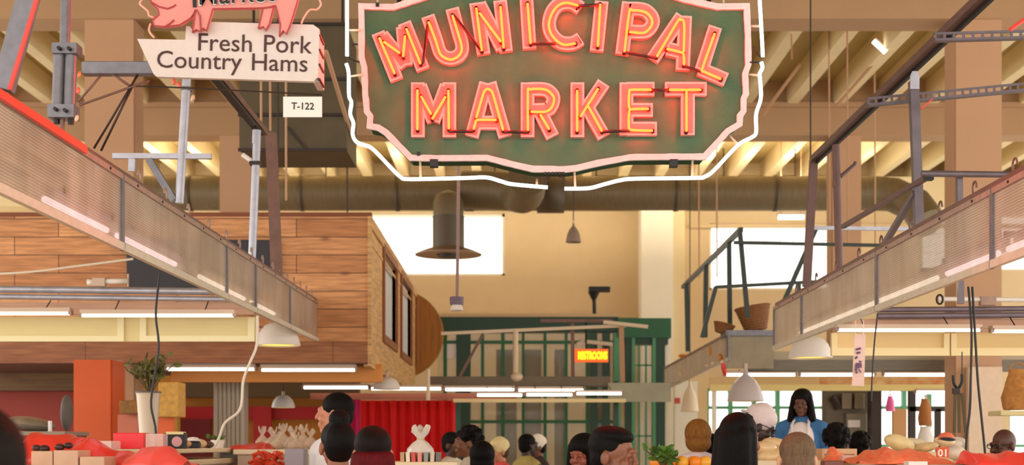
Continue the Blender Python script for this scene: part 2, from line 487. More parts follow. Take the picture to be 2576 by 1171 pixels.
# ------------------------------------------------------------------ MUNICIPAL MARKET sign
D = 7.5
sg = thing('neon_sign', 'large green hanging sign with red neon letters reading MUNICIPAL MARKET', 'sign', P(1395, 437, D))
outl = [(909, 17), (990, 19), (1050, 0), (1120, -22), (1220, -42), (1395, -54), (1570, -42), (1660, -20), (1722, 0), (1804, 18), (1878, 17),
        (1881, 90), (1882, 164), (1874, 186), (1876, 237), (1870, 249), (1870, 280), (1861, 292), (1860, 313), (1830, 331), (1772, 395), (1600, 396), (1583, 397),
        (1505, 411), (1450, 424), (1423, 427), (1341, 426), (1300, 417), (1225, 398), (1098, 399), (1034, 398), (971, 334), (952, 322), (930, 318), (932, 293),
        (923, 281), (921, 252), (919, 240), (917, 170), (910, 146), (910, 60)]
pl = [(X(a, D), Z(b, D)) for a, b in outl]
cxs = sum(p[0] for p in pl) / len(pl); czs = sum(p[1] for p in pl) / len(pl)
m_board = M('sign board green', (68, 104, 66), 0.5, noise=(9, 0.22), bump=(60, 0.2))
m_side = M('sign side green', (12, 118, 66), 0.4)
m_pink = M('pale pink paint', (232, 206, 204), 0.5, noise=(40, 0.12))
mb = MB(); mb.prism(list(reversed(pl)), D + .012, D + .2)
mb.build('board', m_board, sg)
mb = MB(); n = len(pl)
inn = [(cxs + (x - cxs) * .995, czs + (z - czs) * .995) for x, z in pl]
for i in range(n):
    j = (i + 1) % n
    mb.add([(pl[i][0], D + .01, pl[i][1]), (pl[j][0], D + .01, pl[j][1]), (pl[j][0], D + .205, pl[j][1]), (pl[i][0], D + .205, pl[i][1])], [(0, 1, 2, 3)])
o = mb.build('side_band', m_side, sg); o.modifiers.new('s', 'SOLIDIFY').thickness = .006
mb = MB(); bp_, bw_ = [], []
for i in range(n):
    a, b = Vector(pl[i]), Vector(pl[(i + 1) % n]); k = max(1, int((b - a).length / .03))
    for q in range(k): bp_.append(tuple(a.lerp(b, q / k))); bw_.append(S(14 + 2.4 * random.random(), D))
ribbon(mb, bp_, bw_, D - .012, D + .011, True)
mb.build('border_trim', m_pink, sg, label='pale pink painted border')
# letters: each (plate strokes, tube strokes); strokes in photograph pixels on the plane of the sign
WD = 34
LET = [
    ('M', [[(952, 86), (999, 204)], [(1018, 61), (1065, 178)], [(962, 92), (1022, 168)], [(1014, 72), (1022, 168)]],
     [[(954, 95), (993, 186)], [(965, 105), (1006, 134)], [(1019, 90), (1014, 143)], [(1022, 72), (1058, 161)]]),
    ('U', [[(1077, 44), (1097, 102), (1107, 133), (1119, 146), (1135, 150), (1152, 144), (1162, 131), (1162, 112), (1153, 82), (1138, 25)]],
     [[(1078, 55), (1096, 102), (1106, 133), (1118, 145), (1135, 150), (1151, 143), (1160, 131), (1161, 115), (1153, 86), (1138, 38)]]),
    ('N', [[(1198, 11), (1217, 140)], [(1258, 5), (1273, 133)], [(1206, 14), (1264, 126)]],
     [[(1198, 20), (1212, 128)], [(1206, 32), (1260, 105)], [(1259, 16), (1267, 121)]]),
    ('I', [[(1324, -3), (1332, 126)]], [[(1327, 8), (1335, 110)]]),
    ('C', [[(1460, 24), (1443, 13), (1426, 10), (1405, 15), (1389, 32), (1381, 58), (1384, 82), (1396, 100), (1410, 110), (1426, 113), (1443, 111), (1460, 101)]],
     [[(1455, 14), (1426, 7), (1406, 13), (1390, 31), (1381, 57), (1384, 80), (1396, 98), (1410, 109), (1424, 113), (1448, 109)]]),
    ('I', [[(1513, 7), (1500, 132)]], [[(1510, 10), (1504, 117)]]),
    ('P', [[(1581, 9), (1564, 140)], [(1578, 26), (1600, 26), (1622, 30), (1638, 45), (1641, 62), (1631, 77), (1616, 84), (1572, 82)]],
     [[(1571, 131), (1583, 31), (1591, 26), (1622, 30), (1638, 45), (1640, 61), (1630, 76), (1616, 83), (1583, 80)]]),
    ('A', [[(1714, 44), (1640, 153)], [(1722, 44), (1716, 180)], [(1676, 126), (1720, 136)]],
     [[(1652, 143), (1704, 55), (1712, 50), (1721, 59), (1720, 131)], [(1677, 123), (1714, 132), (1720, 141), (1721, 164)]]),
    ('L', [[(1798, 71), (1763, 180)], [(1758, 176), (1825, 204)]], [[(1798, 84), (1767, 172), (1771, 180), (1814, 199)]]),
    ('M', [[(1052, 211), (1052, 348)], [(1131, 211), (1131, 348)], [(1058, 219), (1091, 308)], [(1124, 219), (1091, 308)]],
     [[(1050, 226), (1050, 327)], [(1059, 242), (1085, 288)], [(1121, 243), (1087, 300)], [(1128, 227), (1129, 325)]]),
    ('A', [[(1223, 212), (1187, 347)], [(1232, 212), (1271, 347)], [(1200, 312), (1258, 312)]],
     [[(1191, 326), (1196, 311), (1202, 302), (1249, 302)], [(1198, 297), (1215, 239), (1221, 227), (1227, 224), (1236, 229), (1242, 243), (1266, 328)]]),
    ('R', [[(1327, 211), (1327, 348)], [(1327, 228), (1368, 228), (1386, 238), (1392, 252), (1386, 270), (1374, 279), (1327, 281)], [(1358, 284), (1390, 347)]],
     [[(1328, 329), (1328, 231), (1333, 225), (1370, 225), (1388, 237), (1394, 251), (1388, 270), (1376, 280), (1359, 282), (1335, 281)], [(1359, 288), (1382, 326)]]),
    ('K', [[(1452, 211), (1452, 348)], [(1518, 212), (1466, 290)], [(1478, 276), (1519, 347)]],
     [[(1452, 227), (1452, 331)], [(1505, 223), (1460, 294)], [(1479, 266), (1515, 331)]]),
    ('E', [[(1575, 211), (1575, 343)], [(1575, 227), (1645, 227)], [(1575, 280), (1641, 280)], [(1575, 327), (1651, 327)]],
     [[(1639, 226), (1589, 226), (1583, 231), (1582, 266), (1586, 274)], [(1632, 274), (1590, 275), (1583, 282), (1582, 317), (1589, 327), (1642, 329)]]),
    ('T', [[(1672, 227), (1776, 227)], [(1729, 227), (1729, 343)]], [[(1683, 226), (1764, 226)], [(1727, 226), (1727, 331)]]),
]
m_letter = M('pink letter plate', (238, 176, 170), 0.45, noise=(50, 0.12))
m_glow_face = M('letter face painted glow', (236, 118, 108), 0.45, noise=(50, 0.15))  # redder colour paints neon glow and channel shade into the letters
m_neon = emitter('red neon tube', (1.0, 0.0068, 0.0011), 95.0)
m_neonw = emitter('white neon tube', (0.86, 1.0, 0.97), 3.2)
m_blackout = M('blacked-out tube', (52, 12, 10), 0.3)
for ch, plates, tubes in LET:
    mb = MB()
    for si, st in enumerate(plates):
        q = [(X(a, D), Z(b, D)) for a, b in st]
        if len(q) > 3: q = [(v.x, v.y) for v in smoothline([(a, b, 0) for a, b in q], 4)]
        ribbon(mb, q, S(WD, D), D - .03 - si * .0006, D + .01)
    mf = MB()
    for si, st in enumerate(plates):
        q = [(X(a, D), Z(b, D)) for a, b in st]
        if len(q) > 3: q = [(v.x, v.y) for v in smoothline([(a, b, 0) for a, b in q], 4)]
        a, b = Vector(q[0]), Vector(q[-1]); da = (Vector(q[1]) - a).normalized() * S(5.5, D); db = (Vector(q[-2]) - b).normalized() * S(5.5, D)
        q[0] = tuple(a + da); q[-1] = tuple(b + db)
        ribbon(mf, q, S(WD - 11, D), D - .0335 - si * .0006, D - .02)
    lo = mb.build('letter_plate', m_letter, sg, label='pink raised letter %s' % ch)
    mf.build('letter_glow_face', m_glow_face, lo, label='letter face with the red neon glow painted in')
    mb = MB(); mk = MB()
    for st in tubes:
        q = [P(a, b, D - .07) for a, b in st]
        mb.tube(smoothline(q, 4) if len(q) > 3 else q, S(3.1, D), 10)
        for e in (q[0], q[-1]): mk.tube([e + Vector((0, .002, 0)), e + Vector((0, .03, 0))], S(5.2, D), 10)
    mb.build('neon_tube', m_neon, lo, True)
    mk.build('electrode_cap', m_blackout, lo, True)
mk = MB()
for a in ([(1059, 160), (1064, 158), (1076, 62)], [(1140, 37), (1211, 127)], [(1336, 111), (1398, 110)], [(1456, 15), (1508, 12)], [(1572, 132), (1650, 146)],
          [(1722, 167), (1766, 181)], [(1130, 331), (1190, 331)], [(1267, 332), (1327, 333)], [(1515, 332), (1584, 329)], [(1640, 227), (1683, 227)]):
    mk.tube([P(x, y, D - .066) for x, y in a], S(3.8, D), 8)
mk.build('tube_link', m_blackout, sg, True, label='dark blacked-out tube links between letters')
NT = [[(873, 141), (873, 0), (873, -45), (900, -62), (985, -66), (1060, -85), (1200, -105), (1395, -115)],
      [(871, 160), (877, 184), (878, 240), (884, 258), (881, 287), (889, 310), (887, 336), (893, 353), (907, 363), (928, 369), (946, 383), (983, 422), (1007, 445), (1024, 451), (1100, 450), (1178, 448), (1225, 447), (1262, 457), (1290, 464), (1378, 472)],
      [(1420, 475), (1480, 474), (1520, 464), (1560, 454), (1600, 450), (1750, 448), (1772, 445), (1795, 430), (1856, 366), (1891, 346), (1902, 333), (1902, 288), (1914, 247), (1912, 200), (1911, 186), (1918, 170), (1915, 156)],
      [(1919, 143), (1917, 102), (1911, 0), (1908, -45), (1890, -60), (1800, -66), (1720, -85), (1580, -105), (1400, -115)]]
for st in NT:
    q = smoothline([P(a, b, D - .03) for a, b in st], 5)
    MB().tube(q, S(4.8, D), 10).build('outline_tube', m_neonw, sg, True, label='white neon tube around the sign')
SO = [((880, 76), (905, 76)), ((884, 192), (912, 188)), ((1057, 402), (1058, 448)), ((1351, 452), (1350, 470)), ((1445, 430), (1447, 472)), ((1742, 402), (1741, 448)), ((1834, 340), (1856, 364)), ((1880, 187), (1908, 190)), ((1884, 66), (1910, 66)), ((950, 15), (950, -60)), ((1820, 14), (1820, -64))]
mb = MB()
for a, b in SO: mb.tube([P(*a, D + .02), P(*b, D - .03)], S(3, D), 8)
mb.build('standoff', M('ceramic standoff', (226, 206, 176), 0.4), sg, True)
mb = MB()
for a, b in ((1092, 412), (1694, 412)): mb.box(P(a, b, D), (S(20, D), .05, S(18, D)))
for a, b in ((1053, 388), (950, 13)): mb.box(P(a, b, D - .01), (S(8, D), .03, S(9, D)))
for a in range(1372, 1420, 9): mb.box(P(a, 437, D), (S(5, D), .03, S(6, D)))
mb.build('clip', m_black, sg)
mb = MB()
for pts in ([(1370, 470), (1372, 450), (1385, 445)], [(1420, 472), (1418, 448), (1406, 445)], [(874, 143), (885, 150), (905, 157)], [(900, 112), (888, 112), (884, 125), (885, 140)], [(1918, 146), (1900, 130), (1896, 116)], [(1886, 157), (1912, 157)]):
    mb.tube(smoothline([P(a, b, D - .01) for a, b in pts], 4), S(2.2, D), 6)
mb.build('lead_wire', m_black, sg, True)
mb = MB()
for px in (1000, 1790):
    mb.tube([Vector((X(px, D), D + .1, Z(10, D))), Vector((X(px, D), D + .1, 6.96))], .012, 8)
mb.build('hanging_rod', m_dark, sg, True)

# ------------------------------------------------------------------ fresh pork sign
D = 6.5
ps = thing('pork_sign', 'white cut-out sign with pink pig reading Fresh Pork Country Hams', 'sign', P(580, 205, D))
m_cream2 = M('sign white', (222, 208, 200), 0.55, noise=(30, 0.06))
bd = [(345, 98), (466, 100), (468, 66), (478, 66), (486, 80), (518, 78), (530, 55), (788, 62), (803, 73), (800, 193), (788, 205), (394, 193), (386, 186)]
MB().prism([(X(a, D), Z(b, D)) for a, b in reversed(bd)], D, D + .03).build('board', m_cream2, ps)
MB().span((X(784, D), D + .03, Z(201, D)), (X(801, D), D + .2, Z(76, D))).build('side_box', m_cream2, ps, label='pale box side at the right end')
m_pig = M('pig pink', (232, 146, 136), 0.5, noise=(12, 0.1))
m_pigd = M('pig outline', (176, 64, 66), 0.5)
pig = [(378, -6), (380, 9), (397, 24), (400, 37), (384, 51), (387, 65), (416, 68), (453, 63), (481, 45), (492, 24), (484, 82), (494, 75), (503, 80), (506, 74), (512, 72), (520, 78), (536, 22),
       (580, 22), (640, 21), (662, 19), (650, 72), (662, 67), (668, 77), (678, 61), (690, 14), (693, 14), (705, 61), (703, 92), (713, 78), (721, 86), (732, 59), (744, 20), (752, -8), (758, -60), (740, -110), (690, -130), (600, -134), (520, -124), (480, -150), (462, -120), (430, -96), (395, -70), (366, -50), (362, -20)]
MB().prism([(X(a, D - .05), Z(b, D - .05)) for a, b in reversed(pig)], D - .05, D - .025).build('pig', m_pig, ps, label='pink painted pig cut-out')
mb = MB(); q = [P(a, b, D - .052) for a, b in pig]; mb.tube(q, S(2.2, D), 6, closed=True)
for pts in ([(382, 6), (400, 17), (422, 22), (437, 16), (442, 11)], [(415, 67), (427, 60), (438, 50)], [(494, 24), (503, 40), (505, 74)], [(692, 14), (680, 18), (662, 20)]):
    mb.tube([P(a, b, D - .055) for a, b in pts], S(2, D), 6)
mb.build('pig_outline', m_pigd, ps, True)
MB().bar(P(490, 18, D - .055), P(486, -100, D - .055), S(9, D), .006, (0, -1, 0)).build('collar', m_black, ps)
text_mb('Market', P(500, 15, D - .053), P(694, 5, D - .053), S(62, D), .006, bold=.012).build('lettering', m_cream2, ps, label='white edge of the word Market')
text_mb('Market', P(503, 12, D - .061), P(692, 2, D - .061), S(60, D), .004, bold=.0).build('lettering', m_black, ps, label='black word Market')
m_brown = M('brown lettering', (72, 38, 30), 0.6)
for wd_, xa, ya, xb, yb, hh in (('Fresh', 499, 127, 633, 131, 46), ('Pork', 664, 131, 784, 135, 46), ('Country', 395, 170, 608, 176, 45), ('Hams', 634, 177, 773, 181, 45)):
    text_mb(wd_, P(xa, ya, D), P(xb, yb, D), S(hh, D), .004).build('lettering', m_brown, ps, label='brown word ' + wd_)
mb = MB()
for y in (88, 124, 161, 198): mb.box((X(800, D) + .004, D + .08, Z(y, D)), (.012, .15, .008))
mb.build('strap', m_dark, ps)
m_tailw = M('unlit pink neon tube', (244, 170, 146), 0.25)
mb = MB()
for pts in ([(758, 60), (764, 45), (779, 25), (797, 24), (807, 12), (804, 0), (800, -12)], [(357, 0), (352, 10), (371, 27), (375, 39), (387, 44)], [(379, 59), (375, 72), (377, 82), (388, 95)]):
    mb.tube(smoothline([P(a, b, D - .03) for a, b in pts], 5), S(2.6, D), 8)
mb.build('unlit_neon_tube', m_tailw, ps, True)
mb = MB(); mb.span((X(196, D), D + .05, Z(178, D)), (X(400, D), D + .11, Z(146, D)))
mb.build('support_arm', m_steel, ps, bevel=.004)
mb = MB()
for a, b in (((265, 178), (197, 256)), ((270, 178), (326, 216)), ((200, 265), (376, 203)), ((206, 254), (200, 262))):
    mb.tube([P(*a, D + .08), P(*b, D + .08)], S(3.2, D), 8)
mb.build('truss_rod', m_rust, ps, True)
mb = MB()
for a, b in (((346, 190), (236, 374)), ((333, 218), (254, 380))): mb.tube([P(*a, D + .08), P(*b, D + .12)], S(3, D), 8)
mb.build('stay_rod', m_dark, ps, True)
tw = solo(MB().tube(smoothline([P(338, 217, D + .08), P(460, 221, D + .08), P(620, 229, D + .08), P(812, 239, D + .08)], 6), S(2, D), 6), 'sagging_wire', m_dark, 'thin dark wire strung under the white pork sign', 'wire', smooth=True)
t1 = thing('stall_number_plate', 'small white plate reading T-122 hung under the pork sign', 'sign', P(761, 295, D))
MB().span((X(712, D + .07), D + .07, Z(295, D + .07)), (X(810, D + .07), D + .078, Z(243, D + .07))).build('plate', m_whitepl, t1, bevel=.002)
text_mb('T-122', P(733, 275, D + .0695), P(790, 276, D + .0695), S(18, D), .002, bold=.01).build('lettering', m_black, t1)
mb = MB()
for px in (728, 798): mb.tube([P(px, 246, D + .074), P(px, 236, D + .08)], .002, 6)
mb.build('hook', m_dark, t1)

# ------------------------------------------------------------------ steel frame above the left stall (plane x = XL)
XL = -2.05
fl = thing('steel_frame', 'grey and brown steel frame above the left row of ribbed panels', 'frame', (XL, 9, 3.0))


XLF = XL - .075
def PL(px, py): return P(px, py, DX(px, XLF))


dB = DX(163, XLF)
mb = MB(); mb.bar(P(78, -30, 5.75), P(8, 226, 5.75), S(46, 5.75), S(40, 5.75), (0, 1, 0)); mb.build('post', m_steel, fl)
MB().bar(P(101, -30, 5.72), P(24, 226, 5.72), S(9, 5.7), S(9, 5.7), (0, 1, 0)).build('red_strip', M('red edge strip', (236, 66, 52), 0.4), fl)  # thin red strip along the slanted post's edge
MB().box(P(8, 222, 5.75), (S(34, 5.7), .06, S(8, 5.7))).build('end_cap', m_dark, fl)
mb = MB(); mb.tube([P(168, -120, dB), P(163, 118, dB)], S(13, dB), 14); mb.build('post', m_steel, fl, True)
MB().bar(P(181, -120, dB), P(172, 112, dB), .006, S(8, dB), (1, 0, 0)).build('pink_strip', M('pinkish edge', (190, 112, 104), 0.4), fl)
cl = MB()
for px in (150, 179): cl.tube([P(px, 135, dB), P(px - 5, 285, dB)], S(15, dB), 14)
clo = cl.build('clamp', m_steel, fl, True)
mb = MB(); mb.box(P(169, 127, dB), (S(62, dB), S(50, dB), S(26, dB))); mb.box(P(160, 284, dB), (S(66, dB), S(50, dB), S(32, dB)))
mb.build('clamp_collar', m_steel, clo, bevel=.008)
mb = MB()
for px, py in ((152, 124), (177, 125), (143, 277), (167, 280)): mb.lathe([(0, -.03), (.009, -.03), (.009, 0)], P(px, py, dB - .045), 8, 'y')
for px, py in ((142, 304), (178, 305)): mb.tube([P(px, py - 8, dB), P(px, py + 8, dB)], S(8, dB), 8)
mb.build('bolt', m_black, clo)
mb = MB(); mb.tube([P(157, 300, dB), P(155, 345, dB)], S(6, dB), 10); mb.build('post', m_rust, fl, True)
dC = DX(460, XLF)
MB().tube([P(470, 196, dC), P(451, 512, dC)], S(11, dC), 14).build('post', m_steel_l, fl, True)
MB().box(P(470, 224, dC), (S(25, dC), S(25, dC), S(9, dC))).build('coupling', m_steel, fl)
MB().bar(P(284, 393, dC), P(532, 394, dC), S(13, dC), S(13, dC)).build('strut', m_steel_l, fl)
MB().bar(P(375, 402, dC), P(438, 505, dC), S(17, dC), S(17, dC), (0, 1, 0)).build('brace', m_steel, fl)
MB().bar(P(333, 400, dC), P(331, 432, dC), S(16, dC), S(10, dC), (0, 1, 0)).build('bracket', m_steel_l, fl)
MB().bar(PL(520, 156), PL(664, 334), .05, .07, (1, 0, 0)).build('rail', m_rust, fl)
MB().bar(PL(512, 164), PL(656, 338), .02, .06, (1, 0, 0)).build('rail_flange', m_black, fl)
dD = DX(690, XLF)
MB().bar(P(682, 336, dD), P(697, 705, dD), S(26, dD), S(26, dD), (0, 1, 0)).build('post', m_rust, fl)
dE = DX(640, XLF)
mb = MB(); mb.tube([P(646, 358, dE), P(634, 650, dE)], S(10, dE), 12); mb.tube([P(646, 328, dE), P(645, 362, dE)], S(11, dE), 12)
mb.build('post', m_steel_l, fl, True)
MB().box(P(642, 412, dE), (S(26, dE), S(26, dE), S(9, dE))).build('coupling', m_dark, fl)
tag(MB().tube([P(610, 389, dE), P(634, 406, dE)], S(6, dE), 8).build('bulb_lamp', m_whitepl, None, True), 'small unlit white lamp clipped to the pale grey pipe', 'lamp')
DE = []
for px, py, c in ((200, 188, 0), (197, 228, 1), (193, 298, 2), (437, 205, 1), (450, 214, 1), (485, 247, 2)):
    dd = 6.6 if px < 300 else 8.75
    o = MB().ell(P(px, py, dd - .05), (S(5, dd), S(5, dd), S(9, dd)), 10, 8, Matrix.Rotation(random.uniform(-.5, .5), 3, 'Y')).build('light_bulb', M('bulb orange %d' % c, [(226, 120, 70), (240, 96, 78), (236, 190, 150)][c], 0.2), None, True)
    tag(o, 'small coloured bulb on the %s' % ('grey clamped post' if px < 300 else 'pale pipe below the pork sign'), 'bulb', 'bulbs on the clamped post' if px < 300 else 'bulbs on the pale pipe')

# ------------------------------------------------------------------ ribbed panel rows (valances)
zb = lambda d: 2.603 + (d - 5.695) * .0087
zt = lambda d: 3.0 + (d - 5.695) * .0118
m_trimp = M('pinkish trim', (176, 142, 126), 0.45, noise=(20, 0.25))
m_trimc = M('cream bottom trim', (222, 208, 186), 0.4, noise=(14, 0.15))


def slab(mb, x, d0, d1, f0, f1, th):
    """vertical sheet on plane x from depth d0 to d1; f0/f1 give bottom and top at a depth"""
    a = x - th / 2; b = x + th / 2
    vs = [(a, d0, f0(d0)), (b, d0, f0(d0)), (b, d0, f1(d0)), (a, d0, f1(d0)), (a, d1, f0(d1)), (b, d1, f0(d1)), (b, d1, f1(d1)), (a, d1, f1(d1))]
    return mb.add(vs, [(0, 1, 2, 3), (4, 7, 6, 5), (0, 4, 5, 1), (1, 5, 6, 2), (2, 6, 7, 3), (3, 7, 4, 0)])


def valance(x, d0, d1, f0, f1, label, group, sgn, tube=None, split=None):
    t = thing('ribbed_panel', label, 'panel', (x, (d0 + d1) / 2, f0((d0 + d1) / 2)), group)
    g = .012
    slab(MB(), x, d0 + g, d1 - g, lambda d: f0(d) + .035, lambda d: f1(d) - .02, .006).build('sheet', m_fab, t)
    slab(MB(), x + sgn * .006, d0 + g, d1 - g, lambda d: f0(d), lambda d: f0(d) + .04, .03).build('bottom_trim', m_trimc, t)
    slab(MB(), x + sgn * .004, d0 + g, d1 - g, lambda d: f1(d) - .03, lambda d: f1(d), .02).build('top_trim', m_trimp, t)
    for e in (d0 + g, d1 - g): slab(MB(), x + sgn * .004, e - .012, e + .012, f0, f1, .018).build('edge_stile', m_steel, t)
    mb = MB(); n = max(2, int((d1 - d0) / .5))
    for k in range(n):
        d = d0 + (d1 - d0) * (k + .5) / n; mb.box((x + sgn * .016, d, f1(d) - .015), (.008, .012, .012))
    mb.build('screw', m_dark, t)
    return t


LP = [(3.4, 7.46), (7.46, 10.2), (10.2, 11.35), (11.35, 13.1), (13.1, 15.03)]
LN = ['nearest ribbed translucent panel of the left row, red along its top', 'ribbed translucent panel of the left row just beyond the red edged one',
      'short ribbed panel in the middle of the left row', 'ribbed panel above the white dome lamp in the left row', 'farthest ribbed panel at the end of the left row']
for (a, b), l in zip(LP, LN): valance(XL, a, b, zb, zt, l, None, 1)
solo(slab(MB(), XL + .026, 5.1, 6.75, lambda d: zt(d) - .03, lambda d: zt(d) + .006, .02), 'red_top_strip', M('red top edge', (246, 70, 54), 0.35), 'bright red strip along the top of the nearest left panel', 'ribbon')  # red strip along the panel's top edge
solo(slab(MB(), XL - .02, 3.4, 15.03, lambda d: zt(d) + .004, lambda d: zt(d) + .03, .03), 'top_rail', m_rust, 'brown rail running along the top of the left ribbed panels', 'rail')


def hook(p, r, mat, label, group):
    pts = [p + Vector((0, r * .9 * math.cos(a), r + r * math.sin(a))) for a in [math.radians(-80 + 20 * k) for k in range(14)]]
    return solo(MB().tube(pts, .006, 6), 'wire_hook', mat, label, 'hook', group, smooth=True)


for d in (7.9, 8.5, 9.1, 9.7, 10.3, 10.8, 11.3, 11.8, 12.3, 12.7, 13.1, 13.5, 13.9, 14.3, 14.7):
    hook(Vector((XL - .02, d, zt(d) + .03)), .035, m_trimp, 'curled wire hook on the rail above the left ribbed panels', 'wire hooks above the left panels')
# tubes behind the left panels (along the row)
for i, (d0, d1, l) in enumerate(((6.42, 7.4, 'glowing tube behind the nearest left ribbed panel'), (7.6, 8.9, 'glowing tube behind the second left ribbed panel'), (9.6, 11.2, 'glowing tube behind the short left ribbed panel'), (11.5, 12.6, 'glowing tube behind the left panel above the dome lamp'))):
    t = thing('fluorescent_light', l, 'light', (XL - .07, d0, zb(d0) + .1), 'tubes behind the left panels')
    MB().tube([Vector((XL - .06, d0, zb(d0) + .1)), Vector((XL - .06, d1, zb(d1) + .1))], .016, 10).build('tube', m_tubep if i < 2 else m_tube, t, True)
    MB().span((XL - .12, d0, zb(d0) + .12), (XL - .085, d1, zb(d0) + .19)).build('housing', m_housing, t)
    for e in (d0 + .1, d1 - .1): MB().span((XL - .1, e - .01, zb(d0) + .14), (XL - .003, e + .01, zb(d0) + .17)).build('bracket', m_steel, t)

XR = 2.42
rb = lambda d: 2.473 + (13.0 - d) * .0025
rt = lambda d: 2.87 + (13.0 - d) * .0035
RP = [(4.6, 7.15), (7.15, 9.42), (9.42, 11.86), (11.86, 13.12)]
RN = ['nearest ribbed translucent panel of the right row, cut by the frame edge', 'long ribbed panel of the right row with a glowing tube behind it',
      'ribbed panel of the right row between two joints, beside the brown posts', 'farthest short ribbed panel of the right row beside the baskets']
for (a, b), l in zip(RP, RN): valance(XR, a, b, rb, rt, l, None, -1)
solo(slab(MB(), XR + .02, 4.6, 13.1, lambda d: rt(d) + .004, lambda d: rt(d) + .035, .035), 'top_rail', m_rust, 'brown rail running along the top of the right ribbed panels', 'rail')
for d in (6.9, 7.5, 8.1, 8.7, 9.4, 10.0, 10.7, 11.4, 12.2):
    hook(Vector((XR + .02, d, rt(d) + .03)), .035, m_rust, 'curled wire hook on the rail above the right ribbed panels', 'wire hooks above the right panels')
for i, (d0, d1, l) in enumerate(((5.6, 7.1, 'glowing tube behind the nearest right ribbed panel'), (7.25, 8.1, 'glowing tube behind the long right ribbed panel'), (8.3, 9.9, 'second glowing tube behind the long right ribbed panel'), (10.0, 11.2, 'glowing tube low behind the third right ribbed panel'), (11.3, 12.2, 'glowing tube behind the farthest joint of the right row'))):
    t = thing('fluorescent_light', l, 'light', (XR + .07, d0, rb(d0) + .09), 'tubes behind the right panels')
    MB().tube([Vector((XR + .06, d0, rb(d0) + .09)), Vector((XR + .06, d1, rb(d1) + .09))], .016, 10).build('tube', m_tubep if i < 2 else m_tube, t, True)
    MB().span((XR + .085, d0, rb(d0) + .11), (XR + .12, d1, rb(d0) + .17)).build('housing', m_housing, t)
    for e in (d0 + .1, d1 - .1): MB().span((XR + .003, e - .01, rb(d0) + .13), (XR + .1, e + .01, rb(d0) + .16)).build('bracket', m_steel, t)

# ------------------------------------------------------------------ steel frame on the right
m_steeld = M('dull purple grey steel', (112, 102, 108), 0.45, 0.4, noise=(14, .2)); m_rustd = M('purple brown steel', (112, 82, 76), 0.5, 0.2, noise=(10, .2))
fr = thing('steel_frame', 'grey and brown steel frame above the right row of ribbed panels', 'frame', (XR, 9, 2.9))


XRF = XR + .085
def PR(px, py, o=0): return P(px, py, DX(px, XRF + o))


MB().bar(PR(2500, -38), PR(2048, 398), .045, .05, (1, 0, 0)).build('rail', m_rustd, fr)
MB().bar(PR(2512, -26, .03), PR(2052, 408, .03), .05, .02, (1, 0, 0)).build('rail_flange', m_black, fr)
d1 = DX(2045, XRF)
MB().bar(P(2047, 402, d1), P(2029, 722, d1), S(19, d1), S(19, d1), (0, 1, 0)).build('post', m_rustd, fr)
d2 = DX(2107, XRF)
MB().tube([P(2103, 365, d2), P(2112, 690, d2)], S(10, d2), 12).build('post', m_rustd, fr, True)
mb = MB(); mb.tube([P(2115, 445, d2), P(2150, 415, d2), P(2153, 408, d2)], S(5, d2), 8); mb.box(P(2103, 463, d2), (S(14, d2), .05, S(16, d2)))
mb.build('clamp', m_rustd, fr, True)
d3 = DX(2300, XRF)
MB().bar(P(2298, 205, d3), P(2312, 580, d3), S(22, d3), S(22, d3), (0, 1, 0)).build('post', m_steeld, fr)
MB().prism([(X(a, d3 - .03), Z(b, d3 - .03)) for a, b in ((2289, 225), (2312, 225), (2312, 192), (2306, 180), (2294, 180), (2289, 192))], d3 - .04, d3 - .03).build('gusset_plate', m_steel_l, fr)
MB().channel(P(2352, 92, 7.9), P(2640, 84, 7.9), S(20, 7.9)).build('slotted_strut', m_steeld, fr)
MB().channel(P(2184, 256, 9.0), P(2640, 212, 9.0), S(20, 9)).build('slotted_strut', m_steeld, fr)
MB().tube([P(2318, 437, 8.3), P(2640, 441, 8.3)], S(8, 8.3), 12).build('cross_pipe', m_steeld, fr, True)
MB().bar(P(2413, 440, 8.35), P(2417, 765, 8.35), S(14, 8.35), S(14, 8.35), (0, 1, 0)).build('post', m_steeld, fr)
MB().bar(PR(2120, 571), PR(2335, 445), .03, .03).build('brace', m_rustd, fr)
MB().bar(PR(2222, 620), PR(2302, 486), .035, .035).build('brace', m_steeld, fr)
MB().box(PR(2336, 446), (.05, .05, .04)).build('bolt', m_black, fr)
MB().bar(P(2045, 574, 11.9), P(2305, 577, 11.9), .03, .03).build('strut', m_steel_l, fr)
MB().tube([P(2541, 75, 7), P(2590, 40, 7)], S(5, 7), 8).build('red_strip', MATS['red edge strip'], fr, True)
mb = MB(); mb.bar(P(2316, 275, 8.7), P(2345, 250, 8.7), .03, .008); mb.build('red_strip', MATS['red edge strip'], fr)

# second frame further away on the right
f2 = thing('steel_frame', 'green and grey steel railing frame in front of the bright right window', 'frame', (XR, 17, 2.9))
m_gs = M('green grey steel', (48, 58, 50), 0.45, 0.2)
MB().bar(PR(1718, 723), PR(1864, 578), .05, .05).build('rail', m_gs, f2)
for a, b in (((1727, 716), (1731, 885)), ((1776, 668), (1774, 850)), ((1834, 612), (1836, 820)), ((1861, 580), (1881, 800))):
    d = DX((a[0] + b[0]) / 2, XRF); MB().bar(P(*a, d), P(*b, d), S(11, d), S(11, d), (0, 1, 0)).build('post', m_gs, f2)
dd = 15.3
MB().bar(P(1846, 611, dd), P(2215, 618, dd), S(8, dd), S(8, dd)).build('strut', m_gs, f2)
MB().bar(P(1800, 723, dd), P(2060, 709, dd), S(8, dd), S(8, dd)).build('strut', m_gs, f2)
MB().bar(P(1801, 722, dd), P(1766, 850, dd), S(10, dd), S(10, dd), (0, 1, 0)).build('brace', m_gs, f2)
MB().bar(P(2053, 576, dd), P(1968, 768, dd), S(11, dd), S(11, dd), (0, 1, 0)).build('brace', m_gs, f2)
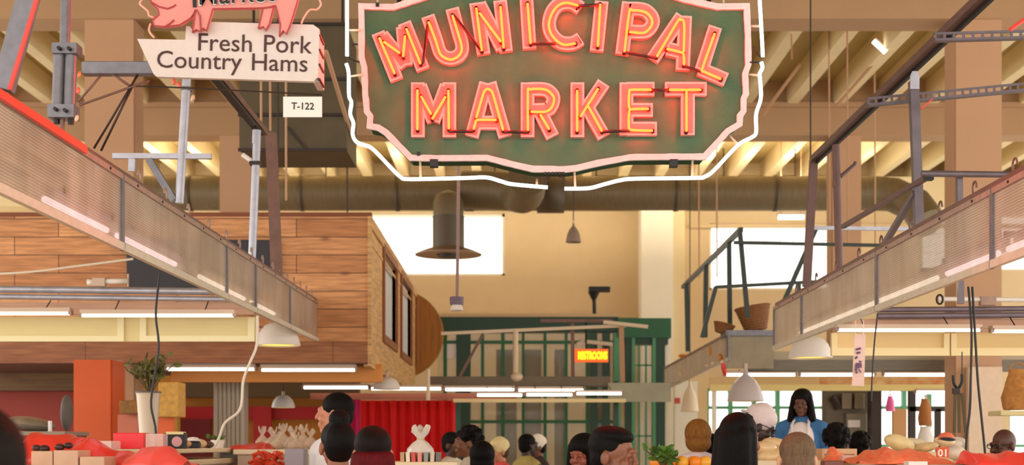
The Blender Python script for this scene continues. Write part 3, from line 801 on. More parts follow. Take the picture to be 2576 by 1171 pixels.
MB().bar(P(2010, 716, dd), P(2009, 752, dd), S(9, dd), S(9, dd), (0, 1, 0)).build('bracket', m_gs, f2)

# second valance on the right, its front panel, baskets
rb2 = lambda d: 2.33 + (15.84 - d) * (-.002)
rt2 = lambda d: Z(836, 15.84) + (d - 15.84) * -.006
valance(XR, 15.84, 22.6, lambda d: Z(908, 15.84) - (d - 15.84) * .012, lambda d: Z(836, 15.84) - (d - 15.84) * .004, 'far ribbed panel on the right hung with small coloured ornaments', None, -1)
m_panelg = M('grey cross panel', (150, 134, 106), 0.4, 0.2, noise=(8, 0.2))
t = thing('cross_panel', 'grey metal panel below the wicker baskets facing the aisle', 'panel', P(1880, 930, 15.9))
MB().span((X(1828, 15.9), 15.9, Z(928, 15.9)), (X(1946, 15.9), 15.93, Z(838, 15.9))).build('sheet', m_panelg, t)
MB().span((X(1826, 15.88), 15.85, Z(846, 15.88)), (X(1948, 15.88), 16.3, Z(832, 15.88))).build('shelf', m_steel, t)
bm_ = thing('long_fascia', 'long dark grey metal fascia crossing behind the right stall', 'fascia', P(2200, 936, 16.05))
MB().span((X(1880, 16), 16.0, Z(936, 16)), (X(2660, 16), 16.06, Z(906, 16))).build('lower_strip', M('grey fascia', (118, 108, 92), 0.45, 0.3, noise=(6, 0.2), stretch=(1, 1, 8)), bm_)
MB().span((X(1880, 16), 16.03, Z(906, 16)), (X(2660, 16), 16.06, Z(884, 16))).build('upper_strip', M('warm grey fascia', (172, 156, 128), 0.45, 0.2), bm_)


def basket(px0, px1, py0, py1, d, rot, label, prof):
    t = thing('wicker_basket', label, 'basket', P((px0 + px1) / 2, py1, d))
    c = P((px0 + px1) / 2, (py0 + py1) / 2, d); R = S((px1 - px0) / 2, d); Hh = S((py1 - py0) / 2, d)
    m = M('wicker', (176, 116, 66), 0.7, noise=(30, 0.5), bump=(90, 0.8), stretch=(1, 1, 6))
    rm = Matrix.Rotation(rot, 3, 'Y'); mb = MB()
    for k in range(9):
        z = -1 + 2 * k / 8; r = prof(z); ring = [c + rm @ Vector((math.cos(a) * R * r, math.sin(a) * R * r, z * Hh)) for a in [2 * math.pi * i / 28 for i in range(28)]]
        mb.tube(ring, Hh * .16, 6, closed=True)
    vs = []
    b2 = MB(); b2.lathe([(0.01, -Hh), (R * prof(-1), -Hh)] + [(R * prof(-1 + .25 * k) * .97, Hh * (-1 + .25 * k)) for k in range(9)], (0, 0, 0), 28)
    b2.v = [tuple(rm @ Vector(v) + c) for v in b2.v]
    b2.build('basket_wall', m, t, True); mb.build('woven_bands', m, t, True)
    ring = [c + rm @ Vector((math.cos(a) * R * prof(1) * 1.03, math.sin(a) * R * prof(1) * 1.03, Hh)) for a in [2 * math.pi * i / 28 for i in range(28)]]
    MB().tube(ring, Hh * .14, 8, closed=True).build('rim', m, t, True)


basket(1856, 1938, 774, 829, 16.15, -.16, 'round wicker basket tipped on the shelf above the cross panel', lambda z: .62 + .38 * (z * .5 + .5))
basket(1794, 1846, 816, 838, 16.15, .25, 'flat wicker tray lying left of the round basket', lambda z: .7 + .3 * (z * .5 + .5))
for px, py, c, l, sh in ((1718, 896, (232, 150, 46), 'orange', (12, 5)), (1786, 884, (232, 150, 46), 'amber', (4, 13)), (1713, 942, (250, 236, 200), 'white', (5, 5)), (1793, 915, (250, 236, 200), 'cream', (5, 5)), (1778, 920, (246, 226, 190), 'pale', (4, 4)), (1812, 900, (222, 140, 60), 'tan', (6, 10)), (1818, 912, (244, 234, 220), 'white', (6, 6))):
    d = DX(px, XR - .03)
    solo(MB().ell(P(px, py, d), (S(sh[0], d), S(sh[0], d), S(sh[1], d)), 12, 8), 'hanging_ornament', M('ornament %s' % l, c, 0.35), '%s ornament at %s of the far right ribbed panel' % (l, {1718: 'the upper far end', 1786: 'the upper middle', 1713: 'the lower far end', 1793: 'the near lower part', 1778: 'the middle lower part', 1812: 'the near corner', 1818: 'the top of the red pepper'}[px]), 'ornament', smooth=True)
d = DX(1822, XR - .04)
o = solo(MB().tube([P(1819, 914, d), P(1821, 928, d), P(1824, 940, d), P(1826, 948, d)], [S(6, d), S(6.5, d), S(5, d), S(1.5, d)], 10), 'pepper_ornament', M('red pepper', (226, 46, 36), 0.3), 'red pepper shaped ornament hanging at the near end of the far right panel', 'ornament', smooth=True)

# ------------------------------------------------------------------ ducts
du = thing('air_duct', 'long round grey air duct under the ceiling with a cone diffuser', 'duct', P(1130, 630, 24))
d = 24.0; zc = Z(487, d); R = S(43, d)
MB().tube([Vector((-7.2, d, zc)), Vector((X(1360, d), d, zc))], R, 24).build('duct_run', m_duct, du, True)
MB().tube([Vector((X(1415, d), d, zc)), Vector((X(2200, d), d, zc)), Vector((X(2245, d), d - .05, zc - .03)), Vector((X(2290, d), d - .3, zc - .25)), Vector((X(2310, d), d - .6, zc - .6))], R * 1.0, 24).build('duct_run', m_duct, du, True)
mb = MB()
el = [Vector((X(1165, 23.3), 23.3, Z(478, 23.3))), Vector((X(1230, 23.3), 23.2, Z(482, 23.3))), Vector((X(1290, 23.3), 23.0, Z(492, 23.3))), Vector((X(1318, 23.2), 22.7, Z(500, 23.2))), Vector((X(1325, 23), 22.3, Z(470, 23)))]
mb.tube(smoothline(el, 4), R * 1.08, 24); mb.build('elbow', m_duct, du, True)
mb = MB()
for px, w_ in ((1180, 12), (1385, 34), (1000, 5), (760, 5), (1700, 5), (1950, 5), (480, 5)):
    mb.tube([Vector((X(px - w_, d), d, zc)), Vector((X(px + w_, d), d, zc))], R * (1.16 if w_ > 20 else 1.06), 24)
mb.build('collar', M('dark duct collar', (92, 80, 64), 0.5, 0.5), du, True)
cx = Vector((X(1128, 22.9), 22.9, 0))
MB().lathe([(.01, Z(478, 22.9)), (S(30, 22.9), Z(490, 22.9)), (S(38, 22.9), Z(508, 22.9)), (S(38, 22.9), Z(545, 22.9))], cx, 28).build('bend', m_duct, du, True)
MB().lathe([(S(40, 22.9), Z(545, 22.9)), (S(40, 22.9), Z(628, 22.9)), (S(35, 22.9), Z(628, 22.9))], cx, 28).build('drop_pipe', M('drop pipe', (96, 86, 72), 0.45, 0.5), du, True)
MB().lathe([(S(36, 22.9), Z(622, 22.9)), (S(60, 22.9), Z(630, 22.9)), (S(84, 22.9), Z(640, 22.9)), (S(84, 22.9), Z(643, 22.9)), (S(30, 22.9), Z(641, 22.9))], cx, 32).build('diffuser_cone', M('diffuser', (150, 122, 104), 0.45, 0.3), du, True)
MB().lathe([(S(26, 22.9), Z(636, 22.9)), (S(24, 22.9), Z(648, 22.9)), (.01, Z(650, 22.9))], cx, 20).build('inner_cone', m_dark, du, True)
mb = MB()
for px in (560, 820, 1245, 1500, 1820, 2000): mb.tube([Vector((X(px, d), d, zc + R)), Vector((X(px, d), d, 6.6))], .012, 6)
mb.build('hanger_rod', m_dark, du)
for i_, px in enumerate((420, 760, 1100, 1440, 1780, 2060)):  # unseen strips added behind the duct to brighten the far ceiling bay
    t = thing('added_fill_strip', 'added light strip hidden on the round air duct to brighten the far ceiling', 'light', (X(px, 24.45), 24.45, zc + .2), 'added light strips on the duct')
    MB().span((X(px - 120, 24.45), 24.36, zc + .2), (X(px + 120, 24.45), 24.54, zc + .23)).build('tray', m_housing, t)
    MB().tube([Vector((X(px - 115, 24.45), 24.45, zc + .255)), Vector((X(px + 115, 24.45), 24.45, zc + .255))], .025, 10).build('tube', emitter('added fill tube', (1.0, .92, .72), 110.0), t, True)
    for q in (-100, 100): MB().bar(Vector((X(px + q, 24.45), 24.45, zc + .2)), Vector((X(px + q, 24.45), 24.05, zc + .1)), .03, .02).build('bracket', m_dark, t)
bx = thing('rectangular_duct', 'dark boxy duct hanging behind the pork sign', 'duct', P(735, 380, 14.2))
MB().span((X(602, 14.2), 14.2, Z(378, 14.2)), (X(872, 14.2), 15.1, Z(60, 14.2))).build('duct_body', M('dark duct', (96, 84, 62), 0.5, 0.4, noise=(4, 0.2)), bx)
mb = MB()
for py in (378, 290, 200, 62): mb.span((X(600, 14.2), 14.17, Z(py, 14.2) - .015), (X(874, 14.2), 14.2, Z(py, 14.2) + .015))
mb.bar(P(722, 320, 14.18), P(770, 376, 14.18), .03, .02); mb.build('seam_flange', m_dark, bx)
mb = MB()
for px in (620, 850): mb.tube([Vector((X(px, 14.2), 14.6, Z(60, 14.2))), Vector((X(px, 14.2), 14.6, 6.95))], .015, 6)
mb.build('hanger_rod', m_dark, bx)
for a, b, d, l in (((820, 130), (884, 342), 13.0, 'tan pipe slanting past the dark boxy duct'), ((2014, 160), (1918, 290), 19.0, 'thin tan pipe slanting under the ceiling right of the neon sign'), ((2215, 140), (2105, 265), 18.5, 'pale conduit slanting beside the bright ceiling lamp')):
    solo(MB().tube([P(*a, d), P(*b, d + 1.5)], .022, 8), 'ceiling_pipe', m_col, l, 'pipe', smooth=True)
t = thing('fluorescent_light', 'short bright lamp high under the ceiling right of the neon sign', 'light', P(2210, 118, 18))
MB().tube([P(2197, 103, 18), P(2228, 132, 18)], .03, 10).build('tube', m_tube, t, True)
MB().bar(P(2199, 100, 18.05), P(2230, 129, 18.05), .05, .05).build('housing', m_housing, t)
for px, py in ((2203, 104), (2226, 126)): MB().tube([P(px, py, 18.05), Vector((X(px, 18.05), 18.05, 6.95))], .006, 6).build('hanger', m_col, t)
t = thing('fluorescent_light', 'small bright lamp under the back wall beam right of the sign', 'light', P(1990, 548, 24.5))
MB().tube([P(1958, 547, 24.5), P(2022, 547, 24.5)], .04, 10).build('tube', m_tube, t, True)
MB().bar(P(1956, 541, 24.55), P(2024, 541, 24.55), .1, .05).build('housing', m_housing, t)
for px in (1965, 2015): MB().tube([P(px, 541, 24.55), Vector((X(px, 24.55), 24.55, 6.95))], .008, 6).build('hanger', m_col, t)
for px, d, y0, y1 in ((2085, 18, 57, 560), (2131, 17, -5, 620), (2200, 19.4, 133, 640), (1990, 17.3, 8, 150), (1802, 22, 250, 700), (1757, 22.4, 265, 700), (655, 13.6, -288, 330), (678, 13.7, -278, 330), (718, 13.5, -298, 505), (872, 20, 163, 540)):
    solo(MB().tube([P(px, y0, d), P(px + 2, y1, d)], S(2, d) if d > 15 else S(3, d), 6), 'hanging_wire', m_col if px != 872 else m_dark, {2085: 'tan wire hanging left of the far right column', 2131: 'tan wire hanging in front of the far right column', 2200: 'tan wire hanging below the bright ceiling lamp', 1990: 'short wire hanging near the ceiling beam', 1802: 'thin wire left of the bright right window', 1757: 'thin wire in front of the cream corner', 655: 'tan rod left of the dark boxy duct face', 678: 'second tan rod on the dark boxy duct face', 718: 'long tan rod passing the stall number plate', 872: 'dark wire left of the white neon tube'}[px], 'wire', smooth=True)

# ------------------------------------------------------------------ pendants and lamps
def dome(px0, px1, py0, py1, d, label, cordtop, lit=True, bell=False, mat=None):
    c = P((px0 + px1) / 2, py1, d); R = S((px1 - px0) / 2, d); Hh = S(py1 - py0, d)
    t = thing('pendant_lamp', label, 'lamp', c)
    if bell: prof = [(R * .12, Hh), (R * .16, Hh * .86), (R * .3, Hh * .78), (R * .55, Hh * .66), (R * .78, Hh * .45), (R * .92, Hh * .2), (R, 0)]
    else: prof = [(R * .1, Hh), (R * .35, Hh * .97), (R * .6, Hh * .85), (R * .8, Hh * .6), (R * .93, Hh * .3), (R, 0)]
    inner = [(r * .93, h * .93 + .002) for r, h in reversed(prof)]
    MB().lathe(prof + [(R * .96, -.004)] + inner, c, 32).build('shade', mat or m_whitepl, t, True)
    if lit: MB().lathe([(R * .9, .012), (R * .5, .02), (.005, .025)], c, 24).build('lit_lens', m_bulb, t, True)
    MB().tube([c + Vector((0, 0, Hh)), c + Vector((0, 0, Hh + R * .35))], R * .12, 10).build('socket', m_housing, t, True)
    MB().tube([c + Vector((0, 0, Hh)), Vector((c.x, c.y, cordtop))], .008, 6).build('cord', m_dark, t, True)
    return t


dome(643, 756, 812, 870, 13.9, 'white dome lamp under the end of the left ribbed panels', 6.95)
dome(938, 1008, 950, 980, 16.5, 'pale dome lamp below the wooden loft corner', 2.46, lit=False)
dome(683, 742, 996, 1026, 17.5, 'small pale lamp hanging above the tied bread bags', 2.5)
dome(1984, 2094, 846, 901, 14.2, 'large white dome lamp under the end of the right ribbed panels', 6.95)
dome(1829, 1922, 932, 1010, 15.9, 'grey bell lamp above the man in the pale cap', Z(920, 15.9), bell=True, mat=M('grey enamel', (196, 184, 182), 0.35))
dome(1713, 1758, 960, 1036, 21.0, 'cream cone lamp in front of the white door pillar', 6.95, lit=False, bell=True, mat=M('cream enamel', (240, 222, 190), 0.5))
dome(1423, 1462, 562, 610, 19.0, 'distant grey bell lamp hanging right of the air duct elbow', 6.95, lit=False, bell=True, mat=M('dull grey enamel', (150, 128, 110), 0.5))
t = thing('ceiling_sensor', 'purple and white box on a long hanging rod below the cone diffuser', 'sensor', P(1149, 784, 12))
MB().tube([P(1157, 120, 12), P(1150, 750, 12)], S(4, 12), 8).build('rod', M('pinkish rod', (150, 118, 112), 0.5), t, True)
MB().lathe([(.01, 0), (S(18, 12), 0), (S(17, 12), S(-20, 12)), (.01, S(-20, 12))], P(1149, 748, 12), 16).build('body', M('purple grey', (112, 88, 106), 0.5), t, True)
MB().lathe([(.01, 0), (S(13, 12), 0), (S(17, 12), S(-13, 12)), (S(14, 12), S(-15, 12)), (.01, S(-15, 12))], P(1149, 768, 12), 16).build('white_base', m_whitepl, t, True)
t = thing('floodlight', 'black floodlight standing on the green canopy', 'lamp', P(1496, 802, 23))
MB().span((X(1481, 23), 22.9, Z(735, 23)), (X(1534, 23), 23.1, Z(723, 23))).build('head', m_black, t)
MB().lathe([(S(15, 23), Z(736, 23)), (S(9, 23), Z(748, 23)), (S(5, 23), Z(756, 23))], Vector((X(1494, 23), 23, 0)), 12).build('neck', m_black, t, True)
MB().tube([P(1494, 740, 23), P(1496, 802, 23)], S(5, 23), 8).build('stem', m_black, t, True)


def fluor(px0, px1, py, d, label, group=None, hs=10, up=None):
    t = thing('fluorescent_light', label, 'light', P((px0 + px1) / 2, py, d), group)
    a, b = P(px0 + 3, py, d), P(px1 - 3, py, d); r = max(.009, S(3.6, d))
    MB().tube([a, b], r, 10).build('tube', m_tube, t, True)
    MB().span((X(px0, d), d - .03, Z(py, d) + r * 1.3), (X(px1, d), d + .07, Z(py, d) + r * 1.3 + S(hs, d))).build('housing', m_housing, t)
    mb = MB()
    for px in (px0, px1): mb.box(P(px, py - 2, d), (.025, .06, r * 2.6))
    mb.build('end_socket', m_trimp, t)
    if up:
        up = up if isinstance(up, tuple) else (up, d + .02)
        for f_ in (.2, .8):
            q = a.lerp(b, f_); MB().tube([q + Vector((0, .02, r)), Vector((q.x, up[1], up[0]))], .005, 6).build('hanger', m_dark, t)
    return t


# ------------------------------------------------------------------ wooden loft on the left
DW = 14.95
XB = X(925, DW); z0, z1 = Z(915, DW), Z(545, DW)
lf = thing('wooden_loft', 'cedar clad raised wooden loft room on the left with side windows', 'loft', (XB - 2, DW, z0))
MB().span((-6.4, DW, Z(860, DW)), (XB, DW + .05, z1)).build('front_cladding', m_wood, lf)
MB().span((-6.4, DW - .02, z0), (XB, DW + .06, Z(860, DW))).build('lower_board', m_woodd, lf)
MB().span((-6.4, DW - .022, z1 + .001), (XB + .041, DW + .08, z1 + .04)).build('top_cap', M('dark cedar', (132, 70, 38), 0.6), lf)
sw = [(16.5, 18.25, 2.88, 3.84), (19.1, 20.95, 2.86, 3.86)]
holes_wall('y', DW + .08, 22.0, z0 - .03, z1, XB - .05, XB + .02, sw).build('side_wall', m_wood2, lf)
mb = MB(); mb.span((XB + .02, DW, z1 - .12), (XB + .045, 22, z1)); mb.span((XB + .02, DW, z1 - .28), (XB + .03, 22, z1 - .25)); mb.span((XB + .001, DW - .021, z0 - .03), (XB + .04, DW + .079, z1))
mb.build('side_trim', m_wood2, lf)
for a, b, c, e in sw:
    mb = MB(); t_ = .09
    for y0, y1, zz0, zz1 in ((a - t_, a, c - t_, e + t_), (b, b + t_, c - t_, e + t_), (a, b, e, e + t_), (a, b, c - t_, c)): mb.span((XB - .06, y0, zz0), (XB + .05, y1, zz1))
    fo = mb.build('window_frame', M('brown frame', (146, 84, 40), 0.5), lf)
    MB().span((XB - .03, a, c), (XB - .02, b, e)).build('pane', M('grey pane', (206, 204, 202), 0.6), fo)
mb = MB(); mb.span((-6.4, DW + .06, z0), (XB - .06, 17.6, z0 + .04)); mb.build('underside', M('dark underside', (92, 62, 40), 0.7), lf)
t = thing('round_wooden_board', 'large round wooden disc at the far end of the loft', 'board', P(1028, 950, 22.0))
Rd = S(110, 22.06)
cc = Vector((X(1006, 22.06), 22.06, Z(842, 22.06)))
MB().lathe([(.01, -.06), (Rd * .98, -.06), (Rd, -.03), (Rd, .06), (.01, .06)], cc, 56, 'y').build('disc', M('dark oak', (176, 112, 26), 0.5, noise=(3, 0.35), stretch=(6, 1, .6)), t, True)
mb = MB()
for px in (1042, 1052): mb.span((X(px, 22.3), 21.98, Z(930, 22.3)), (X(px + 5, 22.3), 22.02, Z(752, 22.3)))
mb.build('batten', M('oak batten', (170, 110, 52), 0.5), t)
solo(MB().span((X(318, DW - .06), DW - .06, Z(727, DW)), (X(700, DW - .06), DW - .01, Z(606, DW))), 'blackboard', M('blackboard', (44, 40, 46), 0.5), 'dark board on the cedar wall behind the left ribbed panels', 'board', bevel=.006)

# cross beam of the left stall
cb = thing('cross_beam', 'pale grey double steel rail crossing the left stall', 'beam', P(250, 760, 11.3))
for py, r in ((733, 9), (752, 7)): MB().tube([P(-260, py - 8, 11.3), P(606, py + 2, 11.3)], S(r, 11.3), 12).build('rail', m_steel_l, cb, True)
MB().span((X(-260, 11.35), 11.33, Z(792, 11.35)), (X(640, 11.35), 11.4, Z(762, 11.35))).build('wooden_batten', M('pinkish batten', (206, 160, 132), 0.55, noise=(3, 0.15), stretch=(1, 1, 10)), cb)
mb = MB(); mb.tube([P(220, 711, 11.2), P(236, 711, 11.2)], S(8, 11.2), 10); mb.tube([P(264, 709, 11.2), P(322, 708, 11.2)], S(7, 11.2), 10)
mb.build('white_sleeve', m_whitepl, cb, True)
mb = MB(); mb.box(P(250, 711, 11.2), (S(32, 11.2), .06, S(20, 11.2))); mb.bar(P(322, 690, 11.2), P(322, 722, 11.2), S(4, 11.2), S(4, 11.2)); mb.build('junction_box', m_housing, cb)
fluor(-170, 178, 790, 11.1, 'left fluorescent tube under the grey double rail, cut by the frame edge', up=(Z(757, 11.3), 11.3))
fluor(203, 590, 795, 11.1, 'right fluorescent tube under the grey double rail of the left stall', up=(Z(757, 11.3), 11.3))
cp = thing('cream_panel', 'cream board with moulded frames under the left fluorescent tubes', 'panel', P(250, 862, 11.5))
MB().span((X(-260, 11.5), 11.5, Z(860, 11.5)), (X(642, 11.5), 11.54, Z(798, 11.5))).build('board', m_cream, cp)
mb = MB()
for a, b in ((-260, 312), (352, 640)):
    mb.span((X(a, 11.48), 11.47, Z(860, 11.48)), (X(b, 11.48), 11.5, Z(846, 11.48)))
    for e in (a, b - 16): mb.span((X(e, 11.48), 11.47, Z(846, 11.48)), (X(e + 16, 11.48), 11.5, Z(800, 11.48)))
mb.build('moulding', M('pale cream', (236, 224, 176), 0.55), cp)
solo(MB().tube(smoothline([P(-120, 695, 10.6), P(60, 686, 10.6), P(180, 672, 10.6), P(335, 652, 10.6)], 6), S(3, 10.6), 8), 'cable', m_cablew, 'pale cable sagging across the cedar wall at the left edge', 'cable', smooth=True)
solo(MB().tube(smoothline([P(402, 690, 9.6), P(392, 790, 9.6), P(399, 880, 9.6), P(380, 1010, 9.6), P(392, 1090, 9.6), P(388, 1230, 9.6)], 6), S(3, 9.6), 8), 'cable', m_cable, 'black cable hanging in front of the metal vase', 'cable', smooth=True)
solo(MB().tube(smoothline([P(648, 795, 10.8), P(646, 868, 10.8), P(628, 915, 10.8), P(612, 960, 10.8), P(604, 1030, 10.8), P(566, 1065, 10.8), P(552, 1100, 10.8), P(536, 1128, 10.8), P(505, 1142, 10.8)], 6), S(3.4, 10.8), 8), 'cable', m_cablew, 'white cable hanging down from the end of the left panels', 'cable', smooth=True)
fluor(418, 643, 930, 15.05, 'left tube of the pair under the wooden loft', up=2.49)
fluor(656, 896, 932, 15.05, 'right tube of the pair under the wooden loft', up=2.49)
MB().span((X(430, 15.6), 15.6, Z(962, 15.6)), (X(960, 15.6), 15.75, z0 + .03)).build('header_board', M('yellow board', (226, 146, 60), 0.5, noise=(3, 0.1)), lf, label='orange yellow board below the loft')

# ------------------------------------------------------------------ left background under the loft
m_or = M('orange paint', (222, 90, 8), 0.5, noise=(2, 0.08))
mb = MB(); mb.span((X(188, 14), 14, 0), (X(278, 14), 14.5, Z(906, 14))); mb.span((X(183, 14), 14.03, 0), (X(281, 14), 14.47, Z(906, 14)))
struct(mb, 'column_orange', m_or)
struct(MB().span((X(278, 14.4), 14.45, 0), (X(302, 14.4), 14.6, Z(906, 14.4))), 'pillar_pink', M('pinkish jamb', (206, 148, 122), 0.5))
struct(MB().span((-7, 17.2, 0), (X(320, 17.2), 17.3, Z(900, 17.2))), 'wall_left_red', M('dark red paint', (150, 44, 22), 0.6))
solo(MB().span((X(-200, 16.9), 16.95, Z(984, 16.95)), (X(196, 16.9), 17.1, Z(936, 16.95))), 'wooden_shelf_board', planks('olive board', ((122, 84, 34), (108, 74, 30)), .3, 4), 'brown wooden board across the dark red wall', 'board')
m_yel = M('ochre paint', (196, 128, 32), 0.6)
struct(MB().span((X(300, 19.6), 19.6, 0), (X(905, 19.6), 19.7, Z(930, 19.6))), 'wall_left_ochre', m_yel)
solo(MB().span((X(440, 19.5), 19.5, Z(1056, 19.5)), (X(830, 19.5), 19.58, Z(1024, 19.5))), 'red_band', M('red paint', (182, 20, 24), 0.5), 'red painted band across the ochre wall', 'board')
solo(MB().span((X(440, 19.48), 19.4, 0.4), (X(530, 19.4), 19.48, Z(1056, 19.5))), 'maroon_board', M('maroon paint', (112, 14, 16), 0.5), 'dark maroon panel beside the grey fluted column', 'panel')
solo(MB().span((X(640, 19.48), 19.4, 0.4), (X(682, 19.4), 19.48, Z(1024, 19.5))), 'red_board', M('red paint', (182, 20, 24), 0.5), 'narrow red panel on the ochre wall above the bread', 'panel')
solo(MB().span((X(440, 19.3), 19.3, Z(1000, 19.3)), (X(900, 19.3), 19.597, Z(962, 19.3))), 'dark_header', M('dark olive board', (96, 76, 44), 0.6), 'dark olive board above the ochre wall', 'board')
solo(MB().span((X(436, 16.8), 16.8, 0.9), (X(446, 16.8), 16.95, Z(960, 16.8))), 'yellow_post', M('yellow post', (214, 160, 60), 0.5), 'thin yellow post beside the wicker shelf', 'post')
mb = MB(); x0, x1 = X(536, 16), X(612, 16); n = 7
for k in range(n): mb.tube([Vector((x0 + (x1 - x0) * (k + .5) / n, 16 + .05, 0)), Vector((x0 + (x1 - x0) * (k + .5) / n, 16 + .05, Z(958, 16)))], (x1 - x0) / n * .55, 10)
mb.span((x0, 16.05, 0), (x1, 16.3, Z(958, 16)))
struct(mb, 'column_fluted', M('grey fluted metal', (172, 160, 140), 0.5, 0.2), True)
# hanging fluorescent rows in the middle distance
fluor(762, 928, 976, 17.0, 'left tube of the far row behind the man with white shirt', 'far row of tubes', 5, (Z(970, 17.1), 17.1))
fluor(932, 1112, 979, 17.0, 'second tube of the far row, left of the small dome lamp cord', 'far row of tubes', 5, (Z(970, 17.1), 17.1))
fluor(1118, 1296, 981, 17.0, 'third tube of the far row, left of the white post', 'far row of tubes', 5, (Z(970, 17.1), 17.1))
fluor(1302, 1470, 983, 17.0, 'right tube of the far row, right of the white post', 'far row of tubes', 5, (Z(970, 17.1), 17.1))
fluor(1198, 1316, 995, 16.4, 'left tube of the lower far row above the green windows', 'lower far tubes', 4, (Z(970, 17.1), 17.1))
fluor(1322, 1442, 994, 16.4, 'middle tube of the lower far row', 'lower far tubes', 4, (Z(970, 17.1), 17.1))
fluor(1448, 1566, 991, 16.4, 'right tube of the lower far row beside the grey end panel', 'lower far tubes', 4, (Z(970, 17.1), 17.1))
fs = thing('far_stall_frame', 'far stall frame with cream posts and dark fascia across the aisle end', 'frame', P(1350, 1012, 17.2))
MB().span((X(1075, 17.3), 17.08, Z(974, 17.3)), (X(1532, 17.3), 17.35, Z(950, 17.3))).build('fascia', M('brown fascia', (112, 96, 74), 0.5, 0.2, noise=(5, 0.2)), fs)
MB().span((X(1530, 17), 17.0, Z(1012, 17)), (X(1688, 17), 17.03, Z(964, 17))).build('end_panel', M('ribbed end panel', (176, 170, 138), 0.35, noise=(5, 0.15), alpha=0.88), fs)
MB().span((X(1140, 16.8), 16.8, Z(1013, 16.8)), (X(1575, 16.8), 16.86, Z(1004, 16.8))).build('lower_rail', M('cream rail', (232, 208, 150), 0.5), fs)
MB().span((X(780, 17.1), 17.1, Z(1006, 17.1)), (X(1300, 17.1), 17.2, Z(990, 17.1))).build('rear_fascia', M('reddish brown fascia', (140, 72, 48), 0.5), fs)
m_postc = M('cream post', (226, 204, 172), 0.5)
MB().tube([P(1297, 832, 17.2), P(1297, 952, 17.2)], S(7, 17.2), 10).build('post', m_postc, fs, True)
MB().ell(P(1300, 950, 17.1), (S(16, 17), S(16, 17), S(12, 17)), 12, 8).build('post_joint', m_postc, fs, True)
MB().bar(P(1440, 814, 17.3), P(1441, 952, 17.3), S(9, 17.3), S(9, 17.3), (0, 1, 0)).build('post', m_rust, fs)
MB().bar(P(1563, 820, 17.2), P(1566, 962, 17.2), S(12, 17.2), S(12, 17.2), (0, 1, 0)).build('post', m_col, fs)
MB().bar(P(1110, 840, 17.2), P(1575, 820, 17.2), S(8, 17.2), S(8, 17.2)).build('rail', m_postc, fs)
MB().bar(P(1360, 808, 17.4), P(1540, 808, 17.4), S(8, 17.4), S(8, 17.4)).build('rail', m_rust, fs)
MB().bar(P(1518, 811, 17.1), P(1630, 823, 17.1), S(9, 17.1), S(9, 17.1)).build('rail', m_postc, fs)
MB().bar(P(1214, 842, 17.25), P(1156, 950, 17.25), S(7, 17.2), S(7, 17.2), (0, 1, 0)).build('brace', m_rust, fs)
for px in (1152, 1549): MB().bar(P(px, 960, 17.3), Vector((X(px, 17.3), 17.3, 0)), .06, .06, (0, 1, 0)).build('post', m_greend, fs)
MB().tube([P(1077, 930, 16.6), P(1077, 1008, 16.6)], S(5, 16.6), 8).build('drop_rod', m_postc, fs, True)

# red curtain, magenta cloth
def curtain(px0, px1, py0, py1, d, folds, amp, mat, label, name='curtain'):
    mb = MB(); nx, nz = 120, 8; x0, x1 = X(px0, d), X(px1, d); zz0, zz1 = py1, Z(py0, d); vs, fs_ = [], []
    for j in range(nz + 1):
        for i in range(nx + 1):
            u = i / nx; ph = u * folds * 2 * math.pi
            a = amp * (1 - .45 * j / nz)
            vs.append((x0 + (x1 - x0) * u, d + a * (math.sin(ph) + .4 * math.sin(ph * 2.3 + 1) + .3 * math.sin(ph * .37)), zz0 + (zz1 - zz0) * j / nz))
    for j in range(nz):
        for i in range(nx): k = j * (nx + 1) + i; fs_.append((k, k + 1, k + nx + 2, k + nx + 1))
    mb.add(vs, fs_); o = solo(mb, name, mat, label, 'curtain', smooth='all'); o.modifiers.new('s', 'SOLIDIFY').thickness = .006
    return o


curtain(868, 1146, 1008, .01, 18.6, 11, .05, M('red curtain cloth', (226, 8, 10), 0.75), 'bright red pleated curtain below the far tubes')
curtain(852, 908, 1002, .01, 18.3, 2, .04, M('magenta cloth', (196, 8, 84), 0.7), 'magenta cloth hanging left of the red curtain', 'hanging_cloth')

# ------------------------------------------------------------------ green vestibule
VD = 23.0
zt_, zs = Z(800, VD), Z(846, VD)
ve = bpy.data.objects.new('door_1', None); C.objects.link(ve); ve.location = (X(1400, VD), VD, 0); LOC[ve.name] = Vector(ve.location); ve['kind'] = 'structure'
mb = MB(); mb.span((X(1100, VD), VD - .1, Z(836, VD)), (X(1552, VD), VD + .3, zt_)); mb.build('canopy', m_greend, ve)
MB().span((X(1100, VD), VD - .16, zt_), (X(1556, VD), VD + 3.4, zt_ + .05)).build('canopy_top', m_wall, ve)
MB().span((X(1552, VD), VD - .14, Z(852, VD)), (X(1686, VD), VD + .3, Z(803, VD))).build('canopy_end', m_green, ve)
MB().span((X(1562, VD), VD - .05, Z(868, VD)), (X(1680, VD), VD + .25, Z(852, VD))).build('lintel', m_greend, ve)
mb = MB()
for px, w_ in ((1120, 9), (1214, 8), (1265, 9), (1316, 7), (1371, 8), (1424, 8), (1478, 9)):
    mb.span((X(px - w_ / 2, VD), VD - .04, 0), (X(px + w_ / 2, VD), VD + .04, Z(836, VD)))
for py, h in ((862, 8), (1062, 8)): mb.span((X(1100, VD), VD - .045, Z(py + h / 2, VD)), (X(1545, VD), VD + .045, Z(py - h / 2, VD)))
mb.build('mullion', m_green, ve)
mb = MB()
for a, b in ((1148, 1184), (1484, 1502), (1515, 1534), (1572, 1590), (1645, 1672)): mb.span((X(a, VD), VD - .08, 0), (X(b, VD), VD + .08, Z(838, VD)))
mb.build('jamb', m_greend, ve)
mb = MB()
